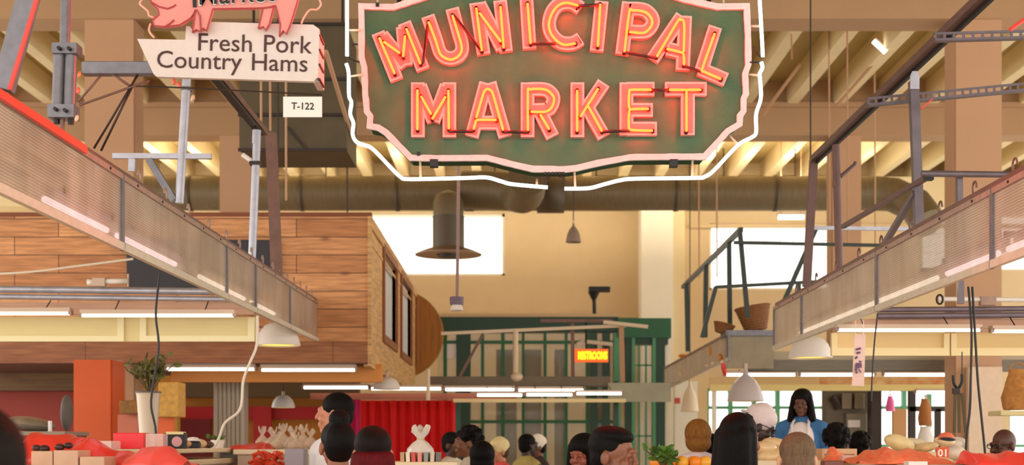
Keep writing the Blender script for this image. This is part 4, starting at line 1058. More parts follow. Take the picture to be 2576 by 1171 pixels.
for a, b in ((1543, 1560), (1588, 1596), (1640, 1648)): mb.span((X(a, VD), VD - .1, 0), (X(b, VD), VD + .1, Z(838, VD)))
mb.build('frame', m_mint, ve)
mb = MB()
for px in (1608, 1625): mb.span((X(px - 2, VD), VD - .02, .1), (X(px + 2, VD), VD + .02, Z(866, VD)))
mb.span((X(1594, VD), VD - .02, Z(922, VD)), (X(1642, VD), VD + .02, Z(918, VD))); mb.span((X(1594, VD), VD - .02, Z(1100, VD)), (X(1642, VD), VD + .02, Z(1096, VD)))
mb.build('muntin_bars', m_mint, ve)
MB().span((X(1100, VD), VD + .0, .05), (X(1680, VD), VD + .006, Z(838, VD))).build('pane', M('dim vestibule glass', (200, 196, 170), 0.04, alpha=0.2), ve)
m_bd = M('dark brown door', (84, 62, 46), 0.6)
for a, b, l in ((1248, 1300, 'first'), (1316, 1362, 'second'), (1395, 1420, 'third'), (1500, 1530, 'fourth')):
    mb = MB(); mb.span((X(a, 25.2), 25.2, 0), (X(b, 25.2), 25.26, Z(880, 25.2))); mb.span((X(a + 6, 25.2), 25.18, 1.2), (X(b - 6, 25.2), 25.2, Z(900, 25.2)))
    mb.build('inner_door', m_bd, ve)
t = thing('notice', 'white notice taped to the green framed glass near the loft disc', 'notice', P(1136, 902, VD - .06))
MB().span((X(1124, VD), VD - .03, Z(903, VD)), (X(1146, VD), VD - .025, Z(855, VD))).build('paper', m_whitepl, t)
rs = thing('lit_sign', 'glowing yellow and orange sign reading RESTROOMS on the far frame', 'sign', P(1488, 912, 17.6))
MB().span((X(1444, 17.6), 17.58, Z(912, 17.6)), (X(1530, 17.6), 17.66, Z(879, 17.6))).build('case', M('orange sign face', (236, 92, 16), 0.4, emit=((1.0, .16, .01), .55)), rs)
text_mb('RESTROOMS', P(1454, 904, 17.58), P(1528, 904, 17.58), S(19, 17.6), .008, bold=.05).build('lettering', emitter('yellow letters', (1.0, .86, .02), 1.7), rs)
mb = MB(); mb.bar(P(1470, 860, 17.6), P(1541, 867, 17.6), S(9, 17.6), S(9, 17.6)); mb.bar(P(1452, 868, 17.6), P(1472, 861, 17.6), S(12, 17.6), S(11, 17.6)); mb.build('bracket', m_postc, rs)
mb = MB()
for px in (1475, 1500, 1525): mb.tube([P(px, 864, 17.62), P(px, 880, 17.62)], .012, 6)
mb.bar(P(1474, 864, 17.55), P(1474, 806, 17.42), .02, .02)
mb.build('hanger', m_black, rs)
solo(MB().span((X(1697, 25.55), 25.55, Z(1016, 25.55)), (X(1711, 25.55), 25.6, Z(1002, 25.55))), 'fire_alarm', M('alarm red', (196, 70, 48), 0.4), 'small red alarm box on the white door pillar', 'alarm')

# ------------------------------------------------------------------ right stall, background
cr = thing('cross_beam', 'purple grey double steel rail crossing the right stall', 'beam', P(2400, 805, 10.4))
m_pg = M('purple grey steel', (132, 118, 128), 0.45, 0.4, noise=(8, 0.2))
for py, r in ((776, 7), (792, 8)): MB().tube([P(2206, py + 4, 10.4), P(2800, py, 10.4)], S(r, 10.4), 12).build('rail', m_pg, cr, True)
MB().span((X(2150, 10.45), 10.44, Z(826, 10.45)), (X(2800, 10.45), 10.5, Z(803, 10.45))).build('wooden_batten', MATS['pinkish batten'], cr)
MB().tube([P(2360, 753, 10.3), P(2800, 757, 10.3)], S(6, 10.3), 10).build('conduit', m_whitepl, cr, True)
MB().box(P(2484, 758, 10.3), (S(38, 10.3), .06, S(22, 10.3))).build('junction_box', m_trimp, cr)
mb = MB(); mb.tube([P(2364 + 8 * math.cos(a), 754 + 12 * math.sin(a), 10.2) for a in [k * .63 for k in range(10)]], .008, 6, closed=True); mb.build('ring', m_dark, cr)
fluor(2104, 2468, 832, 10.2, 'left tube below the purple grey rail of the right stall', up=(Z(796, 10.4), 10.4))
fluor(2494, 2830, 835, 10.2, 'right tube below the purple grey rail, cut by the frame edge', up=(Z(796, 10.4), 10.4))
cp = thing('cream_panel', 'cream board with moulded frames under the right stall tubes', 'panel', P(2400, 896, 10.6))
MB().span((X(2092, 10.6), 10.6, Z(896, 10.6)), (X(2830, 10.6), 10.64, Z(838, 10.6))).build('board', M('warm cream panel', (228, 198, 140), 0.6, noise=(2, 0.06)), cp)
mb = MB()
for a, b in ((2092, 2388), (2392, 2830)):
    mb.span((X(a, 10.58), 10.57, Z(896, 10.58)), (X(b, 10.58), 10.6, Z(876, 10.58)))
    for e in (a, b - 14): mb.span((X(e, 10.58), 10.57, Z(876, 10.58)), (X(e + 14, 10.58), 10.6, Z(840, 10.58)))
mb.build('moulding', M('pale warm cream', (240, 218, 164), 0.55), cp)
for a, b, l in ((1822, 2002, 'left tube of the row behind the grey bell lamp'), (2012, 2200, 'middle tube of the row behind the vertical paper banner'), (2222, 2392, 'right tube of the row left of the white tiled column')):
    fluor(a, b, 944, 16.03, l, 'tubes of the far right stall', 5, (Z(930, 16.03), 16.03))
t = thing('stall_header', 'cream and orange painted header board of the far right stall', 'board', P(2100, 984, 17.0))
MB().span((X(1786, 17), 17, Z(984, 17)), (X(2402, 17), 17.05, Z(968, 17))).build('cream_strip', M('yellow cream strip', (240, 216, 140), 0.55), t)
MB().span((X(1786, 17), 17.01, Z(968, 17)), (X(2062, 17), 17.05, Z(949, 17))).build('tan_strip', M('sand strip', (226, 190, 130), 0.55), t)
MB().span((X(2062, 17), 17.01, Z(968, 17)), (X(2402, 17), 17.05, Z(949, 17))).build('orange_strip', M('orange strip', (214, 130, 70), 0.55, noise=(6, 0.3), rgb2=(236, 206, 140)), t)
fluor(2302, 2402, 988, 17.02, 'short tube above the brown paper bag', None, 4, (Z(980, 17.03), 17.03))
for px in (1792, 2396): MB().span((X(px, 17.05), 17.05, 0), (X(px, 17.05) + .05, 17.1, Z(949, 17))).build('post', m_white, t)
# vertical banner
t = thing('paper_banner', 'tall narrow pinkish paper banner with purple writing hung at right', 'banner', P(2160, 972, 9.9))
mb = MB(); vs = []; nn = 12
for j in range(nn + 1):
    y = 842 + (972 - 842) * j / nn; c_ = 2164 - 6 * (j / nn); h_ = 14 + 1.5 * j / nn
    for sx in (-1, 1): vs.append(P(c_ + sx * h_, y, 9.9 + .01 * math.sin(j * .8)))
mb.add(vs, [(2 * j, 2 * j + 1, 2 * j + 3, 2 * j + 2) for j in range(nn)])
o = mb.build('paper', M('pinkish paper', (232, 196, 184), 0.6), t); o.modifiers.new('s', 'SOLIDIFY').thickness = .002
m_ink = M('purple ink', (98, 70, 104), 0.6); mb = MB()
for (a, b), (c_, d_), w_ in (((2153, 880), (2166, 877), 5), ((2155, 890), (2160, 887), 5), ((2160, 890), (2164, 886), 4), ((2151, 903), (2157, 898), 5), ((2161, 910), (2167, 911), 4), ((2155, 914), (2153, 934), 5), ((2160, 914), (2160, 928), 4), ((2165, 914), (2166, 926), 4), ((2153, 935), (2156, 940), 5), ((2160, 930), (2166, 938), 3)):
    mb.bar(P(a, b, 9.885), P(c_, d_, 9.885), S(w_, 9.9), .003, (0, -1, 0))
mb.build('writing', m_ink, t)
mb = MB()
for px in (2152, 2172): mb.tube([P(px, 844, 9.9), P(px, 808, 9.9)], .003, 6)
mb.build('string', m_cablew, t)
for pts, l in (([(2436, 722), (2444, 830), (2442, 950), (2440, 1030), (2432, 1100), (2428, 1180)], 'left black cable of the pair hanging by the tiled column'), ([(2446, 722), (2454, 860), (2460, 960), (2470, 1060), (2478, 1140), (2480, 1190)], 'right black cable of the pair hanging by the tiled column'), ([(2208, 790), (2200, 860), (2194, 950), (2192, 1010)], 'thin cord hanging from the end of the purple grey rail')):
    solo(MB().tube(smoothline([P(a, b, 9.4) for a, b in pts], 6), S(3.2 if pts[0][0] > 2300 else 2, 9.4), 8), 'cable', m_cable, l, 'cable', smooth=True)
# electrical cabinets and dark post behind the right counter
t = thing('electrical_cabinet', 'grey electrical cabinet with two meter boxes behind the counter', 'cabinet', (X(2140, 18.2), 18.2, 0))
MB().span((X(2078, 18.2), 18.2, 0), (X(2196, 18.2), 18.45, Z(984, 18.2))).build('body', M('cabinet grey', (108, 96, 78), 0.5, 0.2, noise=(4, 0.2)), t)
for a in (2118, 2150): MB().span((X(a, 18.1), 18.1, Z(1030, 18.1)), (X(a + 25, 18.1), 18.2, Z(990, 18.1))).build('meter_box', M('meter grey', (132, 120, 98), 0.45, 0.2), t, bevel=.01)
MB().span((X(2128, 18.15), 18.13, .6), (X(2180, 18.15), 18.2, Z(1040, 18.15))).build('door', M('door grey', (126, 114, 94), 0.45, 0.2), t, bevel=.01)
MB().span((X(2134, 18.1), 18.11, Z(1076, 18.1)), (X(2164, 18.1), 18.13, Z(1058, 18.1))).build('notice', m_whitepl, t)
mb = MB(); mb.tube([P(2094, 1000, 18.15), P(2104, 1012, 18.15), P(2110, 1030, 18.15)], .05, 8); mb.build('conduit', m_dark, t, True)
struct(MB().span((X(2192, 17.8), 17.8, 0), (X(2218, 17.8), 18.0, Z(984, 17.8))), 'post_dark', m_dark)
mb = MB(); mb.span((X(2288, 19), 19, 0), (X(2304, 19), 19.1, Z(984, 19))); mb.span((X(2288, 19), 19, Z(1036, 19)), (X(2400, 19), 19.08, Z(1024, 19))); mb.span((X(2354, 19), 19, 0), (X(2368, 19), 19.08, Z(1030, 19)))
struct(mb, 'post_frame', m_dark)
solo(MB().span((X(2241, 18.6), 18.5, .6), (X(2276, 18.6), 18.56, Z(1030, 18.6))), 'cardboard_sheet', M('cardboard', (210, 156, 104), 0.7), 'tan cardboard sheet standing behind the right counter', 'cardboard', bevel=.005)


def hangbag(px0, px1, py0, py1, d, mat, label, name='paper_bag', cat='bag', th=.1, up=None):
    t = thing(name, label, cat, P((px0 + px1) / 2, py1, d)); mb = MB()
    rows = [(0, .55), (.12, .62), (.35, .85), (.7, 1.0), (.95, .98), (1, .9)]; n = 16; vs, fs_ = [], []
    for t_, wd in rows:
        y = py0 + (py1 - py0) * t_
        for k in range(n):
            a = 2 * math.pi * k / n; r = 1 + .07 * math.sin(3 * a + t_ * 9)
            vs.append(P((px0 + px1) / 2, y, d) + Vector((math.cos(a) * S((px1 - px0) / 2, d) * wd * r, math.sin(a) * th * (.3 + .7 * t_) * r, 0)))
    for i in range(len(rows) - 1):
        for k in range(n): fs_.append((i * n + k, (i + 1) * n + k, (i + 1) * n + (k + 1) % n, i * n + (k + 1) % n))
    fs_.append(tuple(reversed(range((len(rows) - 1) * n, len(rows) * n))))
    mb.add(vs, fs_); mb.build('bag_body', mat, t, True)
    mb = MB(); c = P((px0 + px1) / 2, py0, d); r = S((px1 - px0) / 4, d)
    if up: mb.tube([c, Vector((c.x, c.y, up))], .005, 6)
    mb.tube([c + Vector((r * math.cos(a), 0, r * .8 * math.sin(a))) for a in [math.pi * k / 8 for k in range(9)]], .006, 6); mb.build('handle', mat, t, True)


hangbag(2522, 2600, 930, 1032, 10.2, M('burlap', (190, 128, 58), 0.8, noise=(30, 0.4), bump=(80, .5)), 'brown burlap bag hanging at the right edge', 'burlap_bag', 'bag', .14)
hangbag(2310, 2344, 1004, 1072, 17.03, M('kraft paper', (178, 112, 50), 0.7, noise=(6, 0.2)), 'brown paper bag hanging right of the cardboard sheet', up=Z(980, 17.03))
hangbag(2304, 2352, 1074, 1150, 17.03, M('white plastic', (232, 224, 214), 0.4), 'white plastic bag hanging below the brown paper bag', 'plastic_bag')
hangbag(2229, 2250, 998, 1036, 17.03, M('pink plastic', (250, 110, 176), 0.4), 'bright pink bag hanging beside the dark post', 'plastic_bag', up=Z(980, 17.03))
ht = thing('hanging_tongs', 'dark long handled tongs hanging left of the tiled column', 'tool', P(2412, 1090, 10.57))
mb = MB(); mb.tube(smoothline([P(2398, 945, 10.57), P(2400, 965, 10.57), P(2410, 978, 10.57), P(2420, 962, 10.57), P(2420, 942, 10.57)], 5), S(4, 10.57), 8); mb.build('handle', m_black, ht, True)
mb = MB(); mb.box(P(2405, 985, 10.57), (S(16, 10.57), .04, S(14, 10.57))); mb.build('joint', m_dark, ht)
for a, b in ((2403, 2401), (2412, 2413), (2420, 2430)): MB().bar(P(a, 990, 10.57), P(b, 1090, 10.57), S(7, 10.57), S(4, 10.57), (0, 1, 0)).build('prong', M('olive steel', (88, 72, 40), 0.5, 0.3), ht)
MB().tube([P(2420, 942, 10.57), P(2420, 886, 10.57)], .004, 6).build('string', m_black, ht)
struct(MB().span((X(2436, 15.1), 15.08, 0), (X(2520, 15.1), 15.18, Z(924, 15.1))), 'trim_2', M('tile white', (232, 202, 172), 0.4, noise=(10, 0.1), bump=(20, .2)))
solo(MB().span((X(2518, 11), 11, Z(1046, 11)), (X(2620, 11), 11.3, Z(1034, 11))), 'pale_shelf', m_cream, 'pale shelf board under the burlap bag', 'shelf')

# ------------------------------------------------------------------ people
def remesh(mb, name, vox, smooth=3):
    me = mb.mesh(name); o = bpy.data.objects.new(name, me); C.objects.link(o)
    r = o.modifiers.new('r', 'REMESH'); r.mode = 'VOXEL'; r.voxel_size = vox; r.use_smooth_shade = True
    if smooth:
        s = o.modifiers.new('s', 'SMOOTH'); s.factor = .5; s.iterations = smooth
    dg = bpy.context.evaluated_depsgraph_get(); out = bpy.data.meshes.new_from_object(o.evaluated_get(dg))
    bpy.data.objects.remove(o); bpy.data.meshes.remove(me)
    out.polygons.foreach_set('use_smooth', [True] * len(out.polygons)); out.name = name
    return out


def attach(me, name, mats, parent, mat4, label=None):
    me.transform(mat4); o = bpy.data.objects.new(name, me); C.objects.link(o); o.parent = parent
    me.materials.clear()
    for m in (mats if isinstance(mats, list) else [mats]): me.materials.append(m)
    if label: o['label'] = label
    return o


def skinmat(c): return M('skin %d %d %d' % c, c, 0.5, noise=(25, 0.1), sss=0.08)
def hairmat(c): return M('hair %d %d %d' % c, tuple(int(v * .8) for v in c), 0.6, noise=(40, 0.45), bump=(60, .5), stretch=(3, 3, .6), spec=.12)
def cloth(c): return M('cloth %d %d %d' % c, c, 0.8, noise=(9, 0.12), bump=(50, .25))


def person(label, px, d, pytop, yaw, skin, hair, top, pants=(52, 54, 70), head=(0, 0), vox=.009, z0=0.0, wide=1.0, reach=None, hat=None, glasses=False, apron=None, sleeves=True, beard=None, lean=0, hairlen=None, capd=0.0, low=None):
    x = X(px, d); ztop = Z(pytop, d); Hh = ztop - z0 - capd; k = Hh / 1.75
    t = thing('person', label, 'person', (x, d, z0))
    yawr = math.radians(yaw); Rz = Matrix.Rotation(yawr, 4, 'Z'); ln = math.radians(lean)
    # head centre stays above the feet position
    hc = Vector((0, -.02, 1.625))
    HR = Euler((math.radians(-head[1]) * -1, 0, math.radians(head[0])), 'XYZ').to_matrix().to_4x4()
    HM = Matrix.Translation(hc) @ HR
    def hp(v): return (HM @ Vector(v))
    rot3 = HR.to_3x3()
    b = MB()
    w_ = wide
    sh = .178 * w_
    # torso
    def torso(mb, e=0.0):
        mb.ell((0, .0, 1.285), (.158 * w_ + e, .105 + e, .19 + e)); mb.ell((0, 0, 1.08), (.138 * w_ + e, .098 + e, .19 + e)); mb.ell((0, .01, .93), (.16 * w_ + e, .11 + e, .13 + e))
        mb.cap((-sh, .005, 1.40), (sh, .005, 1.40), .056 + e, .056 + e)
        for s in (-1, 1): mb.cap((s * .05, .01, 1.47), (s * (sh - .01), .005, 1.415), .042 + e * .7, .05 + e)
    arms = []
    for s in (-1, 1):
        S0 = Vector((s * (sh + .015), .005, 1.395))
        if reach and s == reach[0]: E = S0 + Vector(reach[1]) * .29; Wr = E + Vector(reach[2]) * .26
        else: E = Vector((s * (sh + .055), .03, 1.12)); Wr = Vector((s * (sh + .05), -.07, .89))
        arms.append((s, S0, E, Wr))
    def legs(mb, e=0.0, hi=True):
        for s in (-1, 1):
            mb.cap((s * .085, .0, .90), (s * .095, -.005, .50), .083 + e, .056 + e); mb.cap((s * .095, -.005, .50), (s * .1, .015, .09), .055 + e, .036 + e)
    torso(b); legs(b)
    for s, S0, E, Wr in arms:
        b.cap(S0, E, .05, .04); b.cap(E, Wr, .04, .028)
        dv = (Wr - E).normalized(); side = dv.cross(Vector((s, 0, .2))).normalized(); nrm = dv.cross(side).normalized()
        pc = Wr + dv * .05
        b.cap(Wr + dv * .015 - side * .018, pc - side * .022 + dv * .02, .02, .019); b.cap(Wr + dv * .015 + side * .018, pc + side * .022 + dv * .02, .02, .019)
        for q, (o_, L_) in enumerate(((-.032, .06), (-.011, .072), (.011, .068), (.032, .052))):
            r0 = pc + side * o_ + dv * .03; k1 = r0 + dv * L_ * .55 + side * o_ * .12; k2 = k1 + dv * L_ * .45 + nrm * .014
            b.cap(r0, k1, .0095, .009); b.cap(k1, k2, .009, .0075)
        th0 = Wr + dv * .03 - side * .03; th1 = th0 + dv * .028 - side * .026; th2 = th1 + dv * .03 - side * .006
        b.cap(th0, th1, .012, .0105); b.cap(th1, th2, .0105, .009)
    for s in (-1, 1): b.ell((s * .102, -.055, .035), (.042, .12, .035))
    # neck and head
    b.cap((0, .015, 1.42), hp((0, .03, -.06)), .058 * (w_ * .5 + .5), .05)
    for c_, r_ in (((0, .018, .03), (.075, .096, .09)), ((0, -.018, -.04), (.06, .072, .074)), ((0, -.03, -.055), (.05, .06, .055)), ((0, -.062, -.098), (.026, .026, .022)), ((0, -.084, .03), (.05, .014, .012)),
                   ((.038, -.066, -.03), (.026, .022, .026)), ((-.038, -.066, -.03), (.026, .022, .026)), ((.082, .012, -.012), (.012, .022, .034)), ((-.082, .012, -.012), (.012, .022, .034)),
                   ((0, -.088, -.059), (.025, .012, .0085)), ((0, -.086, -.071), (.022, .012, .009)), ((.031, -.08, .01), (.015, .013, .012)), ((-.031, -.08, .01), (.015, .013, .012))):
        b.ell(hp(c_), r_, 18, 12, rot3)
    b.cap(hp((0, -.092, .014)), hp((0, -.107, -.022)), .009, .0135); b.ell(hp((.013, -.102, -.026)), (.009, .011, .008), 10, 8, rot3); b.ell(hp((-.013, -.102, -.026)), (.009, .011, .008), 10, 8, rot3)
    me = remesh(b, 'body', vox, 2)
    # paint the face by region
    pc = np.empty(len(me.polygons) * 3, dtype=np.float64); me.polygons.foreach_get('center', pc); pc = pc.reshape(-1, 3)
    inv = np.array(HM.inverted()); q = pc @ inv[:3, :3].T + inv[:3, 3]
    idx = np.zeros(len(q), dtype=np.int32); ax = np.abs(q[:, 0])
    idx[(ax < .026) & (q[:, 1] < -.085) & (q[:, 2] > -.078) & (q[:, 2] < -.053)] = 1
    idx[(ax > .013) & (ax < .05) & (q[:, 1] < -.065) & (q[:, 2] > .026) & (q[:, 2] < .038)] = 2
    ew = np.hypot((ax - .031) / 1.5, q[:, 2] - .01)
    idx[(ew < .0085) & (q[:, 1] < -.075)] = 3
    idx[(np.hypot(ax - .031, q[:, 2] - .01) < .0065) & (q[:, 1] < -.075)] = 2
    if beard: idx[(q[:, 1] < -.01) & (q[:, 2] < -.045) & (q[:, 2] > -.13) & (idx == 0) & (ax < .075)] = 4
    me.polygons.foreach_set('material_index', idx)
    lip = tuple(int(v * f) for v, f in zip(skin, (.86, .62, .6)))
    TM = Rz @ Matrix.Rotation(ln, 4, 'X') @ Matrix.Scale(k, 4) if False else Rz @ Matrix.Scale(k, 4)
    attach(me, 'body', [skinmat(skin), M('lips %d %d %d' % lip, lip, .45), M('brow dark', (34, 24, 20), .6), M('eye white', (232, 226, 220), .3), hairmat(tuple(beard) if beard else (40, 30, 26))], t, TM)
    # clothes
    c = MB(); torso(c, .014)
    for s, S0, E, Wr in arms:
        if sleeves: c.cap(S0, E, .064, .056)
        if sleeves == 'long': c.cap(E, Wr, .055, .042)
    c.cap((0, .016, 1.45), (0, .012, 1.475), .07, .066)
    attach(remesh(c, 'shirt', .011, 3), 'shirt', cloth(top), t, TM)
    c = MB(); c.ell((0, .01, .92), (.178 * w_, .128, .125)); legs(c, .016)
    attach(remesh(c, 'trousers', .013, 2), 'trousers', cloth(pants), t, TM)
    for s in (-1, 1):
        c = MB(); c.ell((s * .102, -.06, .04), (.052, .138, .045)); c.span((s * .102 - .045, -.19, 0), (s * .102 + .045, .075, .02)); attach(remesh(c, 'shoe', .012, 1), 'shoe', M('shoe leather', (40, 34, 32), .5), t, TM)
    # hair
    st, hcx = hair
    if st:
        c = MB()
        if st != 'receding':
            c.ell(hp((0, .024 if st != 'flat' else .034, .045)), (.085, .1, .086), 20, 14, rot3); c.ell(hp((0, .05, -.005)), (.075, .068, .082), 18, 12, rot3)
        if st in ('long', 'long2'):
            L_ = hairlen or .3
            c.cap(hp((0, .07, .0)), hp((0, .085, 0)) + Vector((0, .02, -L_)), .072, .07)
            for s in (-1, 1): c.cap(hp((s * .066, .03, .03)), hp((s * .075, .05, 0)) + Vector((s * .012, .01, -L_)), .034, .04); c.cap(hp((s * .05, .07, .02)), hp((s * .05, .09, 0)) + Vector((s * .02, .02, -L_)), .045, .05)
            if st == 'long2':
                for s in (-1, 1): c.cap(hp((s * .07, -.02, .06)), hp((s * .088, -.02, 0)) + Vector((s * .01, 0, -L_ * .8)), .026, .034)
                c.ell(hp((0, .02, .06)), (.096, .106, .085), 18, 12, rot3)
        if st == 'bun': c.ell(hp((0, .055, .135)), (.055, .055, .05), 14, 10, rot3); c.ell(hp((0, .06, .03)), (.082, .085, .1), 14, 10, rot3)
        if st == 'curly':
            for q_ in range(60):
                th_, ph = random.uniform(0, 2 * math.pi), random.uniform(-.5, 1.4)
                v = Vector((math.cos(th_) * math.cos(ph) * .092, .03 + math.sin(th_) * math.cos(ph) * .1, .045 + math.sin(ph) * .088))
                if v.y < -.045 and v.z < .075: continue
                c.ell(hp(v), (.026,) * 3, 8, 6)
        if st == 'bob': c.ell(hp((0, .035, .03)), (.098, .105, .104), 18, 12, rot3); c.ell(hp((0, .045, -.04)), (.094, .085, .075), 18, 12, rot3)
        if st == 'flat': c.ell(hp((0, .022, .088)), (.086, .1, .046), 18, 12, rot3)
        attach(remesh(c, 'hair', .008, 2), 'hair', hairmat(hcx), t, TM)
        if low:
            c = MB(); L_ = hairlen or .3
            for q_ in range(11):
                a = -.95 + 1.9 * q_ / 10
                c.cap(hp((math.sin(a) * .09, .035 + math.cos(a) * .085, -.01)), hp((math.sin(a) * .098, .045 + math.cos(a) * .092, 0)) + Vector((math.sin(a) * .03, .01, -L_)), .024, .026, 8)
            attach(remesh(c, 'hair_lengths', .007, 1), 'hair_lengths', hairmat(low), t, TM, 'dark red dyed lengths of hair')
    if hat:
        kind, hcol = hat; c = MB(); m = M('hat %d %d %d' % hcol, hcol, .7, noise=(20, .1))
        c.ell(hp((0, .015, .07)), (.096, .112, .085), 22, 14, rot3); c.cap(hp((0, .015, .05)), hp((0, .015, .07)), .096, .096)
        attach(remesh(c, 'cap', .009, 2), 'cap', m, t, TM)
        c = MB(); bs_ = 1 if kind == 'back' else -1; c.ell(hp((0, bs_ * .115, .058)), (.078 if bs_ < 0 else .06, .085 if bs_ < 0 else .05, .012), 20, 8, rot3 @ Matrix.Rotation(-.18 * bs_, 3, 'X')); attach(remesh(c, 'cap_brim', .006, 1), 'cap_brim', m, t, TM)
    if glasses:
        c = MB()
        for s in (-1, 1):
            c.tube([hp((s * .034 + .024 * math.cos(a), -.102, .01 + .017 * math.sin(a))) for a in [k_ * .524 for k_ in range(12)]], .003, 6, closed=True)
            c.tube([hp((s * .058, -.1, .014)), hp((s * .082, .0, .012))], .003, 6)
        c.tube([hp((-.01, -.104, .014)), hp((.01, -.104, .014))], .003, 6)
        me = c.mesh('glasses'); attach(me, 'glasses', m_black, t, TM)
    if apron:
        c = MB(); c.ell((0, -.05, 1.2), (.125, .092, .19)); c.ell((0, -.06, 1.3), (.128, .08, .165)); c.ell((0, -.035, .95), (.17, .115, .3)); c.ell((0, -.03, .75), (.17, .115, .25))
        attach(remesh(c, 'apron', .011, 3), 'apron', cloth(apron), t, TM)
        c = MB()
        for s in (-1, 1): c.tube([(s * .07, -.125, 1.34), (s * .075, -.1, 1.43), (s * .065, -.02, 1.49), (s * .04, .06, 1.49)], .013, 8)
        attach(c.mesh('apron_strap'), 'apron_strap', cloth(apron), t, TM)
    return t


DK, MD, TN, PL_ = (84, 50, 34), (122, 74, 48), (176, 116, 80), (222, 172, 144)
BLK = (20, 15, 14)
PEOPLE = [
    dict(label='person with dark hair close to the camera at the left edge', px=-62, d=2.5, pytop=1022, yaw=172, skin=TN, hair=('bob', (30, 20, 14)), top=(40, 34, 36), vox=.008),
    dict(label='tall man in white shirt seen in profile facing left', px=848, d=9.4, pytop=990, yaw=-48, skin=(206, 140, 108), hair=('short', (24, 18, 16)), top=(236, 230, 232), vox=.008, head=(-48, 0), sleeves=True, beard=(90, 66, 50)),
    dict(label='person with dark hair gathered in a topknot, back to camera', px=850, d=6.9, pytop=1030, yaw=200, skin=(150, 92, 62), hair=('bun', BLK), top=(236, 120, 100), vox=.007, sleeves=False, capd=.06),
    dict(label='woman with dark roots and red lengths of hair, back to camera', px=938, d=6.1, pytop=1074, yaw=185, skin=(190, 130, 92), hair=('short', (30, 16, 14)), top=(70, 40, 40), vox=.007, low=(120, 12, 22), hairlen=.3),
    dict(label='person with dark hair and white top in front of the red curtain edge', px=1136, d=13.2, pytop=1088, yaw=60, skin=DK, hair=('short', (36, 30, 28)), top=(226, 208, 184)),
    dict(label='person in grey shirt with black hair facing left beside the white top', px=1180, d=11.6, pytop=1078, yaw=-75, skin=MD, hair=('curly', BLK), top=(214, 198, 176)),
    dict(label='person with wide black hair and pale lilac top, back to camera', px=1213, d=10.0, pytop=1112, yaw=180, skin=DK, hair=('bob', BLK), top=(214, 190, 190)),
    dict(label='person in salmon pink shirt and cream cap', px=1258, d=14.4, pytop=1100, yaw=-60, skin=(200, 140, 100), hair=('short', (120, 86, 56)), top=(236, 92, 88), hat=('cap', (240, 220, 160)), capd=.03),
    dict(label='person in yellow green sleeveless top stretching an arm right', px=1326, d=15.0, pytop=1093, yaw=120, skin=(58, 32, 24), hair=('short', BLK), top=(190, 172, 96), sleeves=False, reach=(-1, (-.75, -.55, -.32), (-.8, -.5, -.12))),
    dict(label='person with white cap facing the yellow green top', px=1354, d=16.6, pytop=1094, yaw=-70, skin=MD, hair=('short', BLK), top=(60, 44, 40), hat=('cap', (240, 226, 208)), capd=.03),
    dict(label='woman with reddish face just left of the short haired man', px=1471, d=8.8, pytop=1098, yaw=-35, skin=(150, 82, 58), hair=('long2', BLK), top=(226, 214, 220), vox=.007, head=(0, 10)),  # reddish brown skin colour
    dict(label='man with short black hair looking down right in the foreground', px=1537, d=6.15, pytop=1078, yaw=62, skin=(128, 76, 52), hair=('flat', (16, 12, 12)), top=(110, 150, 150), vox=.006, head=(0, 7)),
    dict(label='person with ginger blonde hair and pale lilac top, back to camera', px=1755, d=10.4, pytop=1057, yaw=184, skin=PL_, hair=('bob', (196, 128, 58)), top=(232, 212, 214), vox=.008),
    dict(label='small dark haired person behind the ginger blonde one', px=1796, d=12.6, pytop=1098, yaw=180, skin=DK, hair=('curly', BLK), top=(200, 206, 90)),
    dict(label='man in pale pinkish cap bending his head over the goods', px=1903, d=10.25, pytop=1014, yaw=70, skin=(56, 34, 28), hair=('short', BLK), top=(70, 60, 58), hat=('back', (232, 212, 210)), capd=.04, head=(20, 24), vox=.008, glasses=True),
    dict(label='woman with long straight black hair in the foreground', px=1858, d=6.6, pytop=1040, yaw=140, skin=(150, 90, 62), hair=('long', (18, 13, 12)), top=(222, 206, 214), vox=.007, hairlen=.36),
    dict(label='man with cropped grey hair, back of head to camera', px=2006, d=6.2, pytop=1090, yaw=176, skin=(214, 160, 126), hair=('short', (150, 120, 92)), top=(150, 110, 90), vox=.006),
    dict(label='woman in blue shirt and white apron behind the right counter', px=2018, d=12.4, pytop=983, yaw=-22, skin=(104, 62, 42), hair=('long2', (24, 17, 15)), top=(62, 116, 170), apron=(240, 226, 222), vox=.008, z0=.4, hairlen=.17, wide=.98),
    dict(label='person with bushy dark hair behind the wooden crate', px=2104, d=11.2, pytop=1072, yaw=170, skin=DK, hair=('curly', (26, 18, 14)), top=(60, 50, 46)),
    dict(label='person with smaller dark curly hair right of the bushy haired one', px=2163, d=12.8, pytop=1092, yaw=180, skin=DK, hair=('curly', (24, 17, 14)), top=(220, 190, 160)),
    dict(label='bald man with dark glasses at the right edge', px=2528, d=10.3, pytop=1080, yaw=-62, skin=(86, 48, 34), hair=(None, BLK), top=(200, 190, 180), glasses=True, vox=.007, head=(0, 8)),
]
for kw in PEOPLE: person(**kw)

# ------------------------------------------------------------------ counters and goods
m_case = M('counter cladding', (188, 160, 130), 0.55, noise=(3, .1)); m_top = M('counter top', (236, 214, 176), 0.35)


